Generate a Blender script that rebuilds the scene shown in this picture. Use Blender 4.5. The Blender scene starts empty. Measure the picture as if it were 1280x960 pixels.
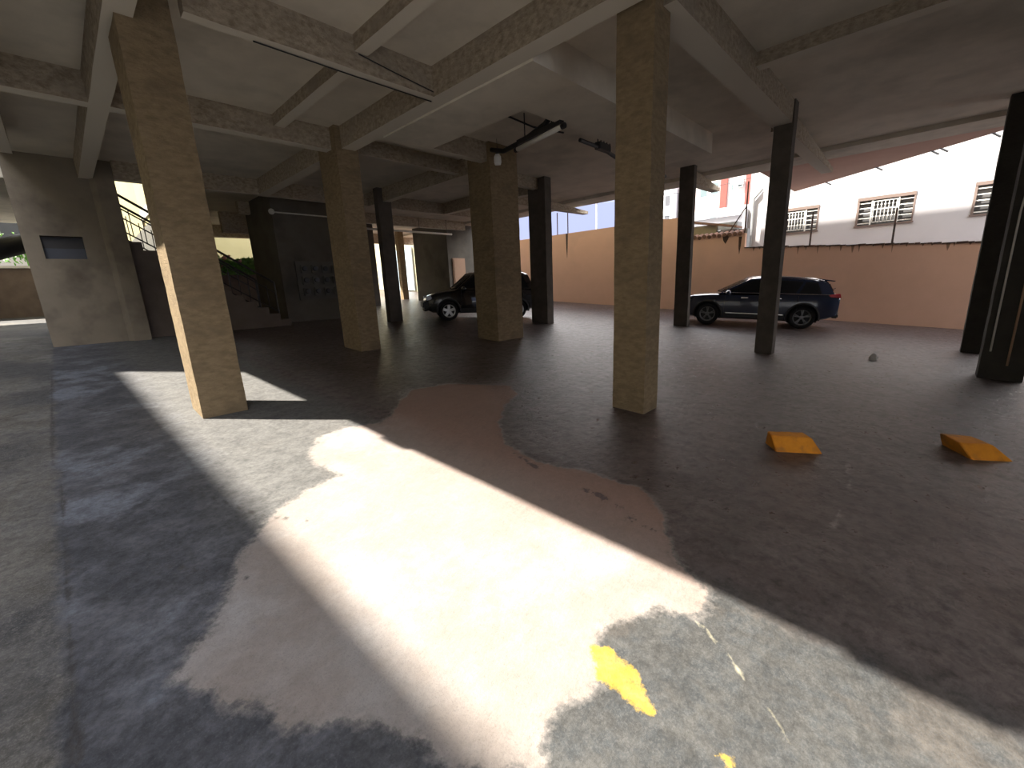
import bpy, bmesh, math, random
from mathutils import Vector, Matrix, noise

random.seed(7)
SC = bpy.context.scene
COL = SC.collection
PI = math.pi

# ------------------------------------------------------------------ helpers
def fz(x, y):
    """height of the sloping parking floor"""
    return -0.006 * x + 0.06 * y

class MB:
    def __init__(self):
        self.bm = bmesh.new()
    def quad(self, pts):
        vs = [self.bm.verts.new(p) for p in pts]
        self.bm.faces.new(vs)
        return self
    def box(self, a, b):
        x0, y0, z0 = a; x1, y1, z1 = b
        return self.hexa([(x0,y0,z0),(x1,y0,z0),(x1,y1,z0),(x0,y1,z0)],
                         [(x0,y0,z1),(x1,y0,z1),(x1,y1,z1),(x0,y1,z1)])
    def hexa(self, lo, hi):
        l = [self.bm.verts.new(p) for p in lo]; h = [self.bm.verts.new(p) for p in hi]
        n = len(l); f = self.bm.faces.new
        f(list(reversed(l))); f(h)
        for i in range(n):
            j = (i + 1) % n
            f([l[i], l[j], h[j], h[i]])
        return self
    def obox(self, c, ax, ay, az, sx, sy, sz):
        """oriented box centred at c with half sizes"""
        c = Vector(c); ax = Vector(ax).normalized()*sx; ay = Vector(ay).normalized()*sy; az = Vector(az).normalized()*sz
        lo = [c-ax-ay-az, c+ax-ay-az, c+ax+ay-az, c-ax+ay-az]
        hi = [p + 2*az for p in lo]
        return self.hexa(lo, hi)
    def tube(self, pts, r, n=8, cap=True):
        pts = [Vector(p) for p in pts]
        rings = []
        for i, p in enumerate(pts):
            d = (pts[min(i+1, len(pts)-1)] - pts[max(i-1, 0)]).normalized()
            a = d.orthogonal().normalized() if i == 0 else (rings[-1][1] - d*rings[-1][1].dot(d)).normalized()
            b = d.cross(a)
            rr = r[i] if isinstance(r, (list, tuple)) else r
            rings.append(([self.bm.verts.new(p + (a*math.cos(2*PI*k/n) + b*math.sin(2*PI*k/n))*rr) for k in range(n)], a))
        for (A, _), (B, _) in zip(rings, rings[1:]):
            for k in range(n):
                self.bm.faces.new([A[k], A[(k+1) % n], B[(k+1) % n], B[k]])
        if cap:
            self.bm.faces.new(list(reversed(rings[0][0]))); self.bm.faces.new(rings[-1][0])
        return self
    def lathe(self, prof, c, axis='y', n=32):
        """prof: list of (radius, along) ; closed if ends have r=0"""
        c = Vector(c); rings = []
        for (r, h) in prof:
            ring = []
            if r < 1e-6:
                p = {'x': (h,0,0), 'y': (0,h,0), 'z': (0,0,h)}[axis]
                ring = [self.bm.verts.new(c + Vector(p))]
            else:
                for k in range(n):
                    a = 2*PI*k/n; s, t = r*math.cos(a), r*math.sin(a)
                    p = {'x': (h,s,t), 'y': (t,h,s), 'z': (s,t,h)}[axis]
                    ring.append(self.bm.verts.new(c + Vector(p)))
            rings.append(ring)
        for A, B in zip(rings, rings[1:]):
            if len(A) == 1 and len(B) == 1: continue
            if len(A) == 1:
                for k in range(n): self.bm.faces.new([A[0], B[(k+1) % n], B[k]])
            elif len(B) == 1:
                for k in range(n): self.bm.faces.new([A[k], A[(k+1) % n], B[0]])
            else:
                for k in range(n): self.bm.faces.new([A[k], A[(k+1) % n], B[(k+1) % n], B[k]])
        return self
    def prism(self, poly, axis, h0, h1):
        """poly of 2D pts extruded along axis"""
        def P(u, v, h): return {'x': (h,u,v), 'y': (u,h,v), 'z': (u,v,h)}[axis]
        return self.hexa([P(u, v, h0) for u, v in poly], [P(u, v, h1) for u, v in poly])
    def sphere(self, c, r, seg=12, rings=8, scale=(1,1,1)):
        m = Matrix.Translation(c) @ Matrix.Diagonal((r*scale[0], r*scale[1], r*scale[2], 1))
        bmesh.ops.create_uvsphere(self.bm, u_segments=seg, v_segments=rings, radius=1, matrix=m)
        return self
    def rough(self, amp, cell=0.35, scale=3.0):
        """cut into smaller faces and push the plaster in and out a little"""
        for it in range(5):
            es = [e for e in self.bm.edges if e.calc_length() > cell]
            if not es: break
            bmesh.ops.subdivide_edges(self.bm, edges=es, cuts=1, use_grid_fill=True)
        for v in self.bm.verts:
            n = noise.noise_vector(v.co*scale) + 0.6*noise.noise_vector(v.co*scale*3.1)
            v.co += n*amp
        return self
    def build(self, name, m, parent=None, smooth=False, bevel=0, fix=True):
        if bevel:
            bmesh.ops.bevel(self.bm, geom=list(self.bm.edges), offset=bevel, segments=2, affect='EDGES', clamp_overlap=True)
        if fix:
            bmesh.ops.recalc_face_normals(self.bm, faces=self.bm.faces)
        me = bpy.data.meshes.new(name)
        self.bm.to_mesh(me); self.bm.free()
        if smooth:
            for p in me.polygons: p.use_smooth = True
        me.materials.append(m)
        return link(name, me, parent)

def link(name, me, parent=None):
    o = bpy.data.objects.new(name, me); COL.objects.link(o)
    if parent is not None:
        o.parent = parent
        if parent.get('_w'):                                     # parts are modelled in world space
            o.matrix_parent_inverse = Matrix.Translation(parent.location).inverted()
    return o

def tag(o, label, cat, group=None):
    o['label'] = label; o['category'] = cat
    if group: o['group'] = group
    return o

def thing(name, loc, label, cat, group=None, rz=0.0, world=True):
    o = bpy.data.objects.new(name, None); COL.objects.link(o)
    o.empty_display_size = 0.2
    o.location = loc; o.rotation_euler = (0, 0, rz)
    if world: WORLD.add(o.name)
    return tag(o, label, cat, group)
WORLD = set()
def link(name, me, parent=None):
    o = bpy.data.objects.new(name, me); COL.objects.link(o)
    if parent is not None:
        o.parent = parent
        top = parent
        if top.name in WORLD:
            o.matrix_parent_inverse = Matrix.Translation(top.location).inverted()
    return o

def struct(o):
    o['kind'] = 'structure'
    return o

# ------------------------------------------------------------------ materials
def mat(name, col, rough=0.8, metal=0.0, var=None, vscale=2.0, bump=0.0, bscale=20.0, spec=0.5, coat=0.0, bdetail=6, var2=None, v2scale=0.6, stretch=None):
    m = bpy.data.materials.new(name); m.use_nodes = True
    nt = m.node_tree; b = nt.nodes['Principled BSDF']
    b.inputs['Base Color'].default_value = (*col, 1)
    b.inputs['Roughness'].default_value = rough
    b.inputs['Metallic'].default_value = metal
    b.inputs['Specular IOR Level'].default_value = spec
    b.inputs['Coat Weight'].default_value = coat
    tc = nt.nodes.new('ShaderNodeTexCoord')
    vec = tc.outputs['Object']
    if stretch:
        mp = nt.nodes.new('ShaderNodeMapping'); mp.inputs['Scale'].default_value = stretch
        nt.links.new(vec, mp.inputs['Vector']); vec = mp.outputs['Vector']
    out = None
    def layer(base, c2, scale, lo, hi, detail=6):
        n = nt.nodes.new('ShaderNodeTexNoise'); n.inputs['Scale'].default_value = scale; n.inputs['Detail'].default_value = detail
        n.inputs['Roughness'].default_value = 0.62
        nt.links.new(vec, n.inputs['Vector'])
        r = nt.nodes.new('ShaderNodeMapRange'); r.inputs['From Min'].default_value = lo; r.inputs['From Max'].default_value = hi
        nt.links.new(n.outputs['Fac'], r.inputs['Value'])
        mx = nt.nodes.new('ShaderNodeMix'); mx.data_type = 'RGBA'
        nt.links.new(r.outputs['Result'], mx.inputs['Factor'])
        if base is None: mx.inputs['A'].default_value = (*col, 1)
        else: nt.links.new(base, mx.inputs['A'])
        mx.inputs['B'].default_value = (*c2, 1)
        return mx.outputs['Result']
    if var is not None: out = layer(out, var, vscale, 0.38, 0.68)
    if var2 is not None: out = layer(out, var2, v2scale, 0.5, 0.72, 4)
    if out is not None: nt.links.new(out, b.inputs['Base Color'])
    if bump:
        n = nt.nodes.new('ShaderNodeTexNoise'); n.inputs['Scale'].default_value = bscale; n.inputs['Detail'].default_value = bdetail
        n.inputs['Roughness'].default_value = 0.7
        nt.links.new(vec, n.inputs['Vector'])
        bp = nt.nodes.new('ShaderNodeBump'); bp.inputs['Strength'].default_value = bump; bp.inputs['Distance'].default_value = 0.03
        nt.links.new(n.outputs['Fac'], bp.inputs['Height']); nt.links.new(bp.outputs['Normal'], b.inputs['Normal'])
    return m

M = {}
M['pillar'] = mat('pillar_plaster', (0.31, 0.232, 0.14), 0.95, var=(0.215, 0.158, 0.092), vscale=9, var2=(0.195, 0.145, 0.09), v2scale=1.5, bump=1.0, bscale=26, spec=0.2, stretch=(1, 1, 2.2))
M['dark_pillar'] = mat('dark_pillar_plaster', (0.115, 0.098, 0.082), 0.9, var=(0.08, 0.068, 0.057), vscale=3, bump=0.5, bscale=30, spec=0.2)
M['black_pillar'] = mat('sooty_pillar_plaster', (0.055, 0.05, 0.042), 0.9, var=(0.04, 0.036, 0.03), vscale=3, bump=0.5, bscale=30, spec=0.2)  # darkest of the pillar tones, for the two at the right edge
M['slab'] = mat('slab_concrete', (0.70, 0.64, 0.54), 0.95, var=(0.60, 0.55, 0.465), vscale=1.6, var2=(0.48, 0.445, 0.375), v2scale=0.7, bump=0.15, bscale=14, spec=0.2)
M['beam'] = mat('beam_concrete', (0.52, 0.44, 0.335), 0.95, var=(0.29, 0.235, 0.17), vscale=11, var2=(0.40, 0.34, 0.27), v2scale=1.2, bump=0.9, bscale=22, spec=0.2, stretch=(1, 1, 1.6))
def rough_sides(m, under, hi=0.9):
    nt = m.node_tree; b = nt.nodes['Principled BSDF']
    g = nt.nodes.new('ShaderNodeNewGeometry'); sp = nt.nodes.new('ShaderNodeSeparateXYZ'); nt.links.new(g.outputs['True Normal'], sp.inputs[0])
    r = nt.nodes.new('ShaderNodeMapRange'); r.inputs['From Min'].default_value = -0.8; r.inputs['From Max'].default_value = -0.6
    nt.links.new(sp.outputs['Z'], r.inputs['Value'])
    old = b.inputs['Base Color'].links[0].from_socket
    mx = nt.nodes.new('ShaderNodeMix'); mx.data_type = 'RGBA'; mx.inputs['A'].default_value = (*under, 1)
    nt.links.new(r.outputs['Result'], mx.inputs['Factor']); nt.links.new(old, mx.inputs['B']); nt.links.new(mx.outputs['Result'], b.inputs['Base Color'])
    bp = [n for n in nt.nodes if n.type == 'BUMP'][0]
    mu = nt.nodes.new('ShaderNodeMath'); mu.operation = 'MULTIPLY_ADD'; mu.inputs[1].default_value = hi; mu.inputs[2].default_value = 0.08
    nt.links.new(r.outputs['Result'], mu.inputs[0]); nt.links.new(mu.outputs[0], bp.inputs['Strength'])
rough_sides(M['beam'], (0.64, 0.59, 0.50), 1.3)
M['back_wall'] = mat('shaft_plaster', (0.135, 0.122, 0.10), 0.92, var=(0.105, 0.095, 0.08), vscale=1.5, var2=(0.078, 0.07, 0.06), v2scale=0.8, bump=0.2, bscale=16, spec=0.25)
M['left_wall'] = mat('stained_plaster', (0.22, 0.185, 0.14), 0.92, var=(0.17, 0.145, 0.11), vscale=1.1, var2=(0.11, 0.09, 0.07), v2scale=0.9, bump=0.2, bscale=16, spec=0.25)
M['stair'] = mat('stair_concrete', (0.15, 0.12, 0.10), 0.9, var=(0.11, 0.09, 0.075), vscale=2, bump=0.2, spec=0.25)
M['rail'] = mat('painted_iron', (0.02, 0.018, 0.016), 0.5, spec=0.5)
M['peach'] = mat('peach_plaster', (0.74, 0.46, 0.335), 0.92, var=(0.69, 0.425, 0.305), vscale=0.8, var2=(0.63, 0.40, 0.30), v2scale=0.35, bump=0.15, bscale=18, spec=0.2)
M['white_wall'] = mat('white_plaster', (0.52, 0.51, 0.54), 0.9, var=(0.49, 0.48, 0.51), vscale=0.8, spec=0.2)
M['soffit'] = mat('peach_soffit', (0.62, 0.40, 0.32), 0.9, var=(0.57, 0.36, 0.29), vscale=1.0, spec=0.2)
M['cream'] = mat('cream_plaster', (0.41, 0.385, 0.27), 0.9, var=(0.33, 0.30, 0.20), vscale=0.7, spec=0.2)
M['cream_warm'] = mat('warm_cream_plaster', (0.31, 0.275, 0.135), 0.9, var=(0.285, 0.25, 0.12), vscale=0.7, spec=0.2)
M['cream_pale'] = mat('pale_cream_plaster', (0.55, 0.54, 0.40), 0.9, var=(0.50, 0.49, 0.35), vscale=0.7, spec=0.2)
M['neighbour'] = mat('neighbour_plaster', (0.40, 0.40, 0.40), 0.9, var=(0.34, 0.34, 0.34), vscale=0.5, spec=0.2)
M['glass'] = mat('dark_window_glass', (0.02, 0.022, 0.025), 0.08, spec=0.6)
M['pane'] = mat('house_window_glass', (0.10, 0.10, 0.105), 0.15, spec=0.5)
M['frame_salmon'] = mat('salmon_frame', (0.17, 0.125, 0.11), 0.7)
M['white_metal'] = mat('white_painted_metal', (0.80, 0.80, 0.78), 0.5)
M['black_metal'] = mat('black_bracket_metal', (0.02, 0.018, 0.018), 0.5)
M['rust'] = mat('rusted_iron', (0.035, 0.025, 0.02), 0.8, var=(0.09, 0.035, 0.018), vscale=6)
M['pvc'] = mat('white_pvc', (0.68, 0.66, 0.60), 0.45)
M['yellow'] = mat('worn_yellow_paint', (0.62, 0.24, 0.015), 0.8, var=(0.50, 0.175, 0.01), vscale=9, var2=(0.28, 0.13, 0.04), v2scale=5, bump=0.3, bscale=40, spec=0.3)
M['red_brick'] = mat('red_cladding', (0.19, 0.045, 0.033), 0.8, var=(0.16, 0.036, 0.028), vscale=4)
M['pale_tile'] = mat('pale_facade', (0.42, 0.36, 0.345), 0.8, var=(0.40, 0.34, 0.325), vscale=0.6)
M['grey_roof'] = mat('grey_roof_sheet', (0.33, 0.35, 0.36), 0.7, var=(0.25, 0.26, 0.27), vscale=3)
M['tile'] = mat('weathered_roof_tile', (0.33, 0.18, 0.12), 0.85, var=(0.18, 0.11, 0.085), vscale=6)
M['leaf'] = mat('hedge_leaf', (0.15, 0.36, 0.06), 0.6, var=(0.07, 0.20, 0.035), vscale=5)
M['bloom'] = mat('hedge_bloom', (0.62, 0.34, 0.30), 0.7)
M['planter'] = mat('planter_wall', (0.20, 0.155, 0.13), 0.9, var=(0.155, 0.12, 0.10), vscale=3, bump=0.2)
M['rubber'] = mat('tyre_rubber', (0.016, 0.016, 0.017), 0.8, spec=0.3)
M['alloy'] = mat('alloy_wheel', (0.55, 0.55, 0.55), 0.3, metal=0.9)
M['dark_alloy'] = mat('dark_alloy_wheel', (0.16, 0.16, 0.165), 0.35, metal=0.8)
M['chrome'] = mat('bright_trim', (0.75, 0.75, 0.75), 0.18, metal=1.0)
M['tail'] = mat('red_lens', (0.55, 0.015, 0.03), 0.2, spec=0.6)
M['head'] = mat('clear_lens', (0.14, 0.145, 0.15), 0.12, spec=0.7)
M['blue_black'] = mat('blue_black_paint', (0.018, 0.026, 0.052), 0.18, coat=1.0, spec=0.5)
M['black_paint'] = mat('black_car_paint', (0.011, 0.010, 0.012), 0.26, coat=0.8, spec=0.5)
M['clad'] = mat('black_plastic', (0.02, 0.02, 0.022), 0.6)
M['plate'] = mat('plate_white', (0.75, 0.76, 0.78), 0.5)
M['plate_ink'] = mat('plate_ink', (0.03, 0.03, 0.05), 0.5)
M['door_brown'] = mat('brown_panel', (0.40, 0.25, 0.16), 0.7, var=(0.35, 0.22, 0.14), vscale=2)
M['dial'] = mat('meter_dial', (0.035, 0.035, 0.035), 0.3)
M['meter_case'] = mat('meter_case', (0.105, 0.10, 0.09), 0.6)
M['board'] = mat('meter_board', (0.115, 0.108, 0.092), 0.8, var=(0.09, 0.085, 0.075), vscale=2)
M['blue_grey'] = mat('blue_grey_sheet', (0.06, 0.066, 0.085), 0.7, var=(0.045, 0.05, 0.065), vscale=1)
M['gate_blue'] = mat('pale_blue_gate', (0.42, 0.52, 0.56), 0.6, var=(0.30, 0.40, 0.45), vscale=1.5)
M['cable'] = mat('black_cable', (0.012, 0.012, 0.012), 0.6)
M['far_pane'] = mat('far_window_glass', (0.10, 0.135, 0.14), 0.4)
M['stain'] = mat('damp_stain', (0.24, 0.135, 0.09), 0.95, var=(0.33, 0.19, 0.13), vscale=5)
M['rubble'] = mat('broken_concrete', (0.55, 0.53, 0.50), 0.95, bump=0.4)
M['outer'] = mat('outer_render', (0.31, 0.275, 0.135), 0.9)

def brick_mat(name, c1, c2, mortar, scale, bump=0.2):
    m = bpy.data.materials.new(name); m.use_nodes = True
    nt = m.node_tree; b = nt.nodes['Principled BSDF']; b.inputs['Roughness'].default_value = 0.9
    tc = nt.nodes.new('ShaderNodeTexCoord'); mp = nt.nodes.new('ShaderNodeMapping')
    mp.inputs['Rotation'].default_value = (PI/2, 0, PI/2)
    nt.links.new(tc.outputs['Object'], mp.inputs['Vector'])
    br = nt.nodes.new('ShaderNodeTexBrick'); br.inputs['Scale'].default_value = scale
    br.inputs['Color1'].default_value = (*c1, 1); br.inputs['Color2'].default_value = (*c2, 1); br.inputs['Mortar'].default_value = (*mortar, 1)
    br.inputs['Mortar Size'].default_value = 0.012
    nt.links.new(mp.outputs['Vector'], br.inputs['Vector']); nt.links.new(br.outputs['Color'], b.inputs['Base Color'])
    return m
M['block_grey'] = brick_mat('grey_blockwork', (0.072, 0.065, 0.045), (0.06, 0.055, 0.038), (0.10, 0.092, 0.066), 1.2)

# ------------------------------------------------------------------ floor (painted screed, asphalt, patches)
PALE = [(3.45,5.49),(4.07,5.39),(4.72,4.58),(4.45,4.22),(3.97,3.99),(3.37,3.49),(2.97,3.04),(2.9,2.43),(3.05,1.99),(3.11,1.54),(2.9,1.23),(2.45,1.01),(2.35,0.77),(2.22,0.67),(2.02,0.67),(1.92,0.84),(1.81,0.92),(1.66,0.98),(1.53,0.98),(1.39,0.87),(1.16,0.92),(1.05,0.92),(0.89,0.83),(0.66,1.07),(0.66,1.21),(0.48,1.54),(0.31,1.67),(0.17,1.93),(0.04,2.25),(0.2,2.44),(0.35,2.69),(0.48,3.01),(0.83,3.39),(1.43,3.67),(1.41,4.17),(1.65,4.63),(2.0,4.72),(2.44,4.54),(3.14,5.22)]
YEL = [(1.50,0.98),(1.545,0.86),(1.50,0.70),(1.40,0.60),(1.33,0.66),(1.38,0.76),(1.36,0.86)]
YEL2 = [(1.41,0.335),(1.45,0.32),(1.43,0.26),(1.37,0.29)]
DARKS = [[(2.71,1.92),(2.79,1.78),(2.71,1.51),(2.63,1.36),(2.62,1.23)], [(2.59,0.98),(2.62,0.83),(2.68,0.65),(2.73,0.44)], [(2.86,2.75),(2.80,2.45)], [(3.0,0.2),(2.9,0.05)], [(2.96,-0.24),(2.98,-0.31)], [(2.86,-0.53),(2.84,-0.57)]]
CRACKS = [[(2.02,0.67),(1.91,0.48),(1.8,0.33),(1.69,0.2),(1.64,0.16)]]
DCRACKS = [[(-0.33,0.5),(-0.30,2.2),(-0.28,4.2),(-0.35,6.3),(-0.33,13.8)], [(-2.5,8.3),(-0.79,8.0),(-0.27,8.37),(0.11,7.49),(1.17,7.6)], [(0.42,4.35),(0.74,3.4),(0.95,3.1)], [(-2.0,9.6),(-0.3,9.3)], [(0.1,3.3),(0.45,2.75)], [(-1.5,5.2),(-0.3,5.5),(0.4,5.3)]]
LINES = [[(6.95,1.80),(6.43,0.97)], [(3.54,0.26),(4.2,0.22),(4.94,0.31)]]

def segdist(p, a, b):
    ax, ay = a; bx, by = b; dx, dy = bx-ax, by-ay
    t = max(0, min(1, ((p[0]-ax)*dx + (p[1]-ay)*dy)/(dx*dx+dy*dy+1e-12)))
    return math.hypot(p[0]-ax-t*dx, p[1]-ay-t*dy)
def sdf(p, poly):
    d = 1e9; ins = False; n = len(poly)
    for i in range(n):
        a, b = poly[i], poly[(i+1) % n]
        d = min(d, segdist(p, a, b))
        if (a[1] > p[1]) != (b[1] > p[1]) and p[0] < (b[0]-a[0])*(p[1]-a[1])/(b[1]-a[1]) + a[0]: ins = not ins
    return -d if ins else d
def linedist(p, lines):
    return min(segdist(p, a, b) for L in lines for a, b in zip(L, L[1:]))

def axis(lo, hi, f0, f1, fine, coarse):
    v = []; x = lo
    while x < f0 - 1e-6: v.append(x); x = min(x + coarse, f0) if x + coarse*1.2 < f0 else f0
    n = int(round((f1-f0)/fine))
    v += [f0 + i*(f1-f0)/n for i in range(n+1)]
    x = f1
    while x < hi - 1e-6: x = x + coarse if x + coarse*1.2 < hi else hi; v.append(x)
    return v

def build_floor():
    xs = axis(-7.0, 24.0, -2.4, 5.2, 0.05, 1.2); ys = axis(-8.0, 46.0, -0.6, 9.6, 0.05, 1.5)
    me = bpy.data.meshes.new('floor')
    nx, ny = len(xs), len(ys)
    verts = [(x, y, fz(x, y)) for y in ys for x in xs]
    faces = [(j*nx+i, j*nx+i+1, (j+1)*nx+i+1, (j+1)*nx+i) for j in range(ny-1) for i in range(nx-1)]
    me.from_pydata(verts, [], faces)
    def attr(name, vals):
        a = me.attributes.new(name, 'FLOAT', 'POINT'); a.data.foreach_set('value', vals)
    fine = [(-2.6 < x < 5.4 and -0.8 < y < 9.8) for (x, y, z) in verts]
    def ev(fn, far=3.0, box=None):
        out = []
        for (x, y, z), k in zip(verts, fine):
            if not k or (box and not (box[0] < x < box[1] and box[2] < y < box[3])): out.append(far)
            else: out.append(fn((x, y)))
        return out
    attr('pale', ev(lambda p: sdf(p, PALE), 1.0, (-0.6, 5.3, 0.2, 6.2)))
    attr('yellow', ev(lambda p: min(sdf(p, YEL), sdf(p, YEL2)), 1.0, (0.8, 2.2, 0.0, 1.5)))
    attr('darks', ev(lambda p: linedist(p, DARKS), 1.0, (1.9, 3.5, -0.4, 3.4)))
    attr('lightcrack', ev(lambda p: linedist(p, CRACKS), 1.0, (1, 2.8, -0.3, 1.3)))
    attr('crack', [linedist((x, y), DCRACKS) if -2.6 < x < 1.6 and y > -0.8 and y < 14 else 1.0 for (x, y, z) in verts])
    attr('scratch', [linedist((x, y), LINES) if 2.5 < x < 8 and -1 < y < 3 else 1.0 for (x, y, z) in verts])
    me.materials.append(floor_mat())
    o = struct(link('floor', me))
    o['label'] = 'sloping screed and asphalt parking floor with pale patches'
    return o

def floor_mat():
    m = bpy.data.materials.new('parking_floor'); m.use_nodes = True
    nt = m.node_tree; N = nt.nodes.new; L = nt.links.new; b = nt.nodes['Principled BSDF']
    tc = N('ShaderNodeTexCoord'); vec = tc.outputs['Object']
    def noi(scale, detail=8, rough=0.65, v=None, dist=0.0):
        n = N('ShaderNodeTexNoise'); n.inputs['Scale'].default_value = scale; n.inputs['Detail'].default_value = detail; n.inputs['Roughness'].default_value = rough
        n.inputs['Distortion'].default_value = dist
        L(v or vec, n.inputs['Vector']); return n.outputs['Fac']
    def rng(s, lo, hi, a=0.0, c=1.0, smooth=False):
        r = N('ShaderNodeMapRange'); r.inputs['From Min'].default_value = lo; r.inputs['From Max'].default_value = hi
        r.inputs['To Min'].default_value = a; r.inputs['To Max'].default_value = c
        if smooth: r.interpolation_type = 'SMOOTHSTEP'
        L(s, r.inputs['Value']); return r.outputs['Result']
    def mth(op, a, c):
        n = N('ShaderNodeMath'); n.operation = op
        for i, s in enumerate((a, c)):
            if isinstance(s, (int, float)): n.inputs[i].default_value = s
            else: L(s, n.inputs[i])
        return n.outputs[0]
    def mix(fac, A, B):
        x = N('ShaderNodeMix'); x.data_type = 'RGBA'
        L(fac, x.inputs['Factor'])
        for k, s in (('A', A), ('B', B)):
            if isinstance(s, tuple): x.inputs[k].default_value = (*s, 1)
            else: L(s, x.inputs[k])
        return x.outputs['Result']
    def att(n):
        a = N('ShaderNodeAttribute'); a.attribute_name = n; return a.outputs['Fac']
    sep = N('ShaderNodeSeparateXYZ'); L(vec, sep.inputs[0]); X, Y = sep.outputs['X'], sep.outputs['Y']
    big, mid, fin, grit = noi(0.55, 5), noi(2.2, 8), noi(9, 8, 0.7), noi(90, 3, 0.8)
    wob = mth('SUBTRACT', noi(3.0, 8, 0.7), 0.5)
    # strips across the drive: rough outer asphalt | blue grey screed | screed | worn dark interior
    Xw = mth('ADD', X, mth('MULTIPLY', wob, 0.25))
    outer = mix(rng(mid, 0.40, 0.60), (0.10, 0.092, 0.078), (0.19, 0.18, 0.165))
    outer = mix(rng(big, 0.44, 0.58), outer, (0.055, 0.055, 0.058))
    outer = mix(rng(grit, 0.5, 0.66, 0, 0.7), outer, (0.24, 0.225, 0.20))
    blue = mix(rng(mid, 0.42, 0.60), (0.055, 0.057, 0.065), (0.105, 0.106, 0.118))
    blue = mix(rng(noi(1.1, 8), 0.52, 0.62), blue, (0.145, 0.155, 0.18))
    blue = mix(rng(grit, 0.55, 0.7, 0, 0.5), blue, (0.17, 0.17, 0.18))
    screed = mix(rng(mid, 0.40, 0.62), (0.050, 0.050, 0.048), (0.070, 0.069, 0.065))
    screed = mix(rng(fin, 0.44, 0.6, 0, 0.7), screed, (0.040, 0.046, 0.051))
    screed = mix(rng(noi(1.4, 7), 0.53, 0.6, 0, 0.8), screed, (0.09, 0.080, 0.070))
    screed = mix(rng(grit, 0.48, 0.62, 0, 0.6), screed, (0.095, 0.095, 0.095))
    screed = mix(rng(Y, 2.2, 3.6, 0, 0.75), screed, (0.125, 0.122, 0.117))
    inner = mix(rng(mid, 0.38, 0.62), (0.070, 0.049, 0.043), (0.108, 0.080, 0.073))
    inner = mix(rng(big, 0.45, 0.62), inner, (0.125, 0.10, 0.095))
    inner = mix(rng(fin, 0.50, 0.66, 0, 0.75), inner, (0.045, 0.034, 0.032))
    c = mix(rng(Xw, -0.36, -0.30), outer, blue)
    c = mix(rng(Xw, 0.35, 0.85), c, screed)
    near = rng(Xw, 2.25, 2.5)
    c = mix(near, c, inner)
    # pinkish cement patch with a ragged edge
    fray = mth('ADD', mth('MULTIPLY', wob, 0.30), mth('MULTIPLY', mth('SUBTRACT', fin, 0.5), 0.10))
    pale = mth('ADD', att('pale'), fray)
    pcol = mix(rng(mid, 0.36, 0.64), (0.228, 0.194, 0.172), (0.258, 0.229, 0.208))
    pcol = mix(rng(big, 0.5, 0.68, 0, 0.7), pcol, (0.315, 0.305, 0.305))
    pcol = mix(rng(grit, 0.66, 0.72), pcol, (0.30, 0.28, 0.26))
    pcol = mix(rng(X, 2.0, 2.8, 0, 0.85), pcol, (0.25, 0.15, 0.118))
    c = mix(rng(pale, 0.012, 0.05, 0.55, 0.0), c, (0.22, 0.20, 0.185))
    c = mix(rng(pale, -0.008, 0.012, 1.0, 0.0), c, pcol)
    dk = mth('ADD', att('darks'), mth('MULTIPLY', mth('SUBTRACT', noi(7, 6, 0.7), 0.5), 0.42))
    c = mix(rng(dk, 0.0, 0.02, 0.85, 0.0), c, (0.085, 0.062, 0.058))
    ye = mth('ADD', att('yellow'), mth('MULTIPLY', mth('SUBTRACT', fin, 0.5), 0.16))
    c = mix(rng(ye, -0.012, 0.006, 1.0, 0.0), c, mix(rng(fin, 0.42, 0.6), (0.42, 0.285, 0.035), (0.36, 0.25, 0.07)))
    lc = mth('ADD', att('lightcrack'), mth('MULTIPLY', mth('SUBTRACT', noi(14, 4), 0.5), 0.04))
    c = mix(rng(lc, 0.0, 0.014, 0.8, 0.0), c, (0.42, 0.39, 0.28))
    cr = mth('ADD', att('crack'), mth('MULTIPLY', mth('SUBTRACT', noi(5, 8, 0.75), 0.5), 0.12))
    cr = mth('ABSOLUTE', cr, 0)
    crk = rng(cr, 0.0, 0.022, 0.9, 0.0)
    c = mix(crk, c, (0.05, 0.045, 0.042))
    sc = mth('ADD', att('scratch'), mth('MULTIPLY', mth('SUBTRACT', noi(6, 5), 0.5), 0.10))
    c = mix(rng(sc, 0.0, 0.02, 0.45, 0.0), c, (0.42, 0.39, 0.37))
    c = mix(rng(grit, 0.52, 0.75, 0, 0.35), c, (0.06, 0.055, 0.05))
    def shade(fac, c, k):
        x = N('ShaderNodeMix'); x.data_type = 'RGBA'; x.blend_type = 'MULTIPLY'
        L(fac, x.inputs['Factor']); L(c, x.inputs['A']); x.inputs['B'].default_value = (k, k, k, 1); return x.outputs['Result']
    worn = rng(pale, -0.05, 0.05, 0.25, 1.0)
    c = shade(mth('MULTIPLY', rng(noi(24, 8, 0.78), 0.42, 0.62), worn), c, 0.62)
    c = shade(mth('MULTIPLY', rng(noi(5.5, 9, 0.72, None, 0.6), 0.45, 0.60), worn), c, 0.72)
    c = shade(rng(noi(140, 2, 0.8), 0.60, 0.70, 0, 0.6), c, 0.6)
    L(c, b.inputs['Base Color'])
    # interior is polished by tyres and shines against the open side, the rest is dull
    ro = rng(Xw, 1.9, 3.2, 0.85, 0.33)
    ro = mth('ADD', ro, rng(fin, 0.3, 0.7, -0.10, 0.14))
    ro = mth('MAXIMUM', ro, rng(pale, -0.02, 0.02, 0.75, 0.0))
    L(ro, b.inputs['Roughness']); b.inputs['Specular IOR Level'].default_value = 0.45
    mp = N('ShaderNodeMapping'); mp.inputs['Rotation'].default_value = (0, 0, math.radians(45)); mp.inputs['Scale'].default_value = (0.75, 1.3, 1.0)
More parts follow.
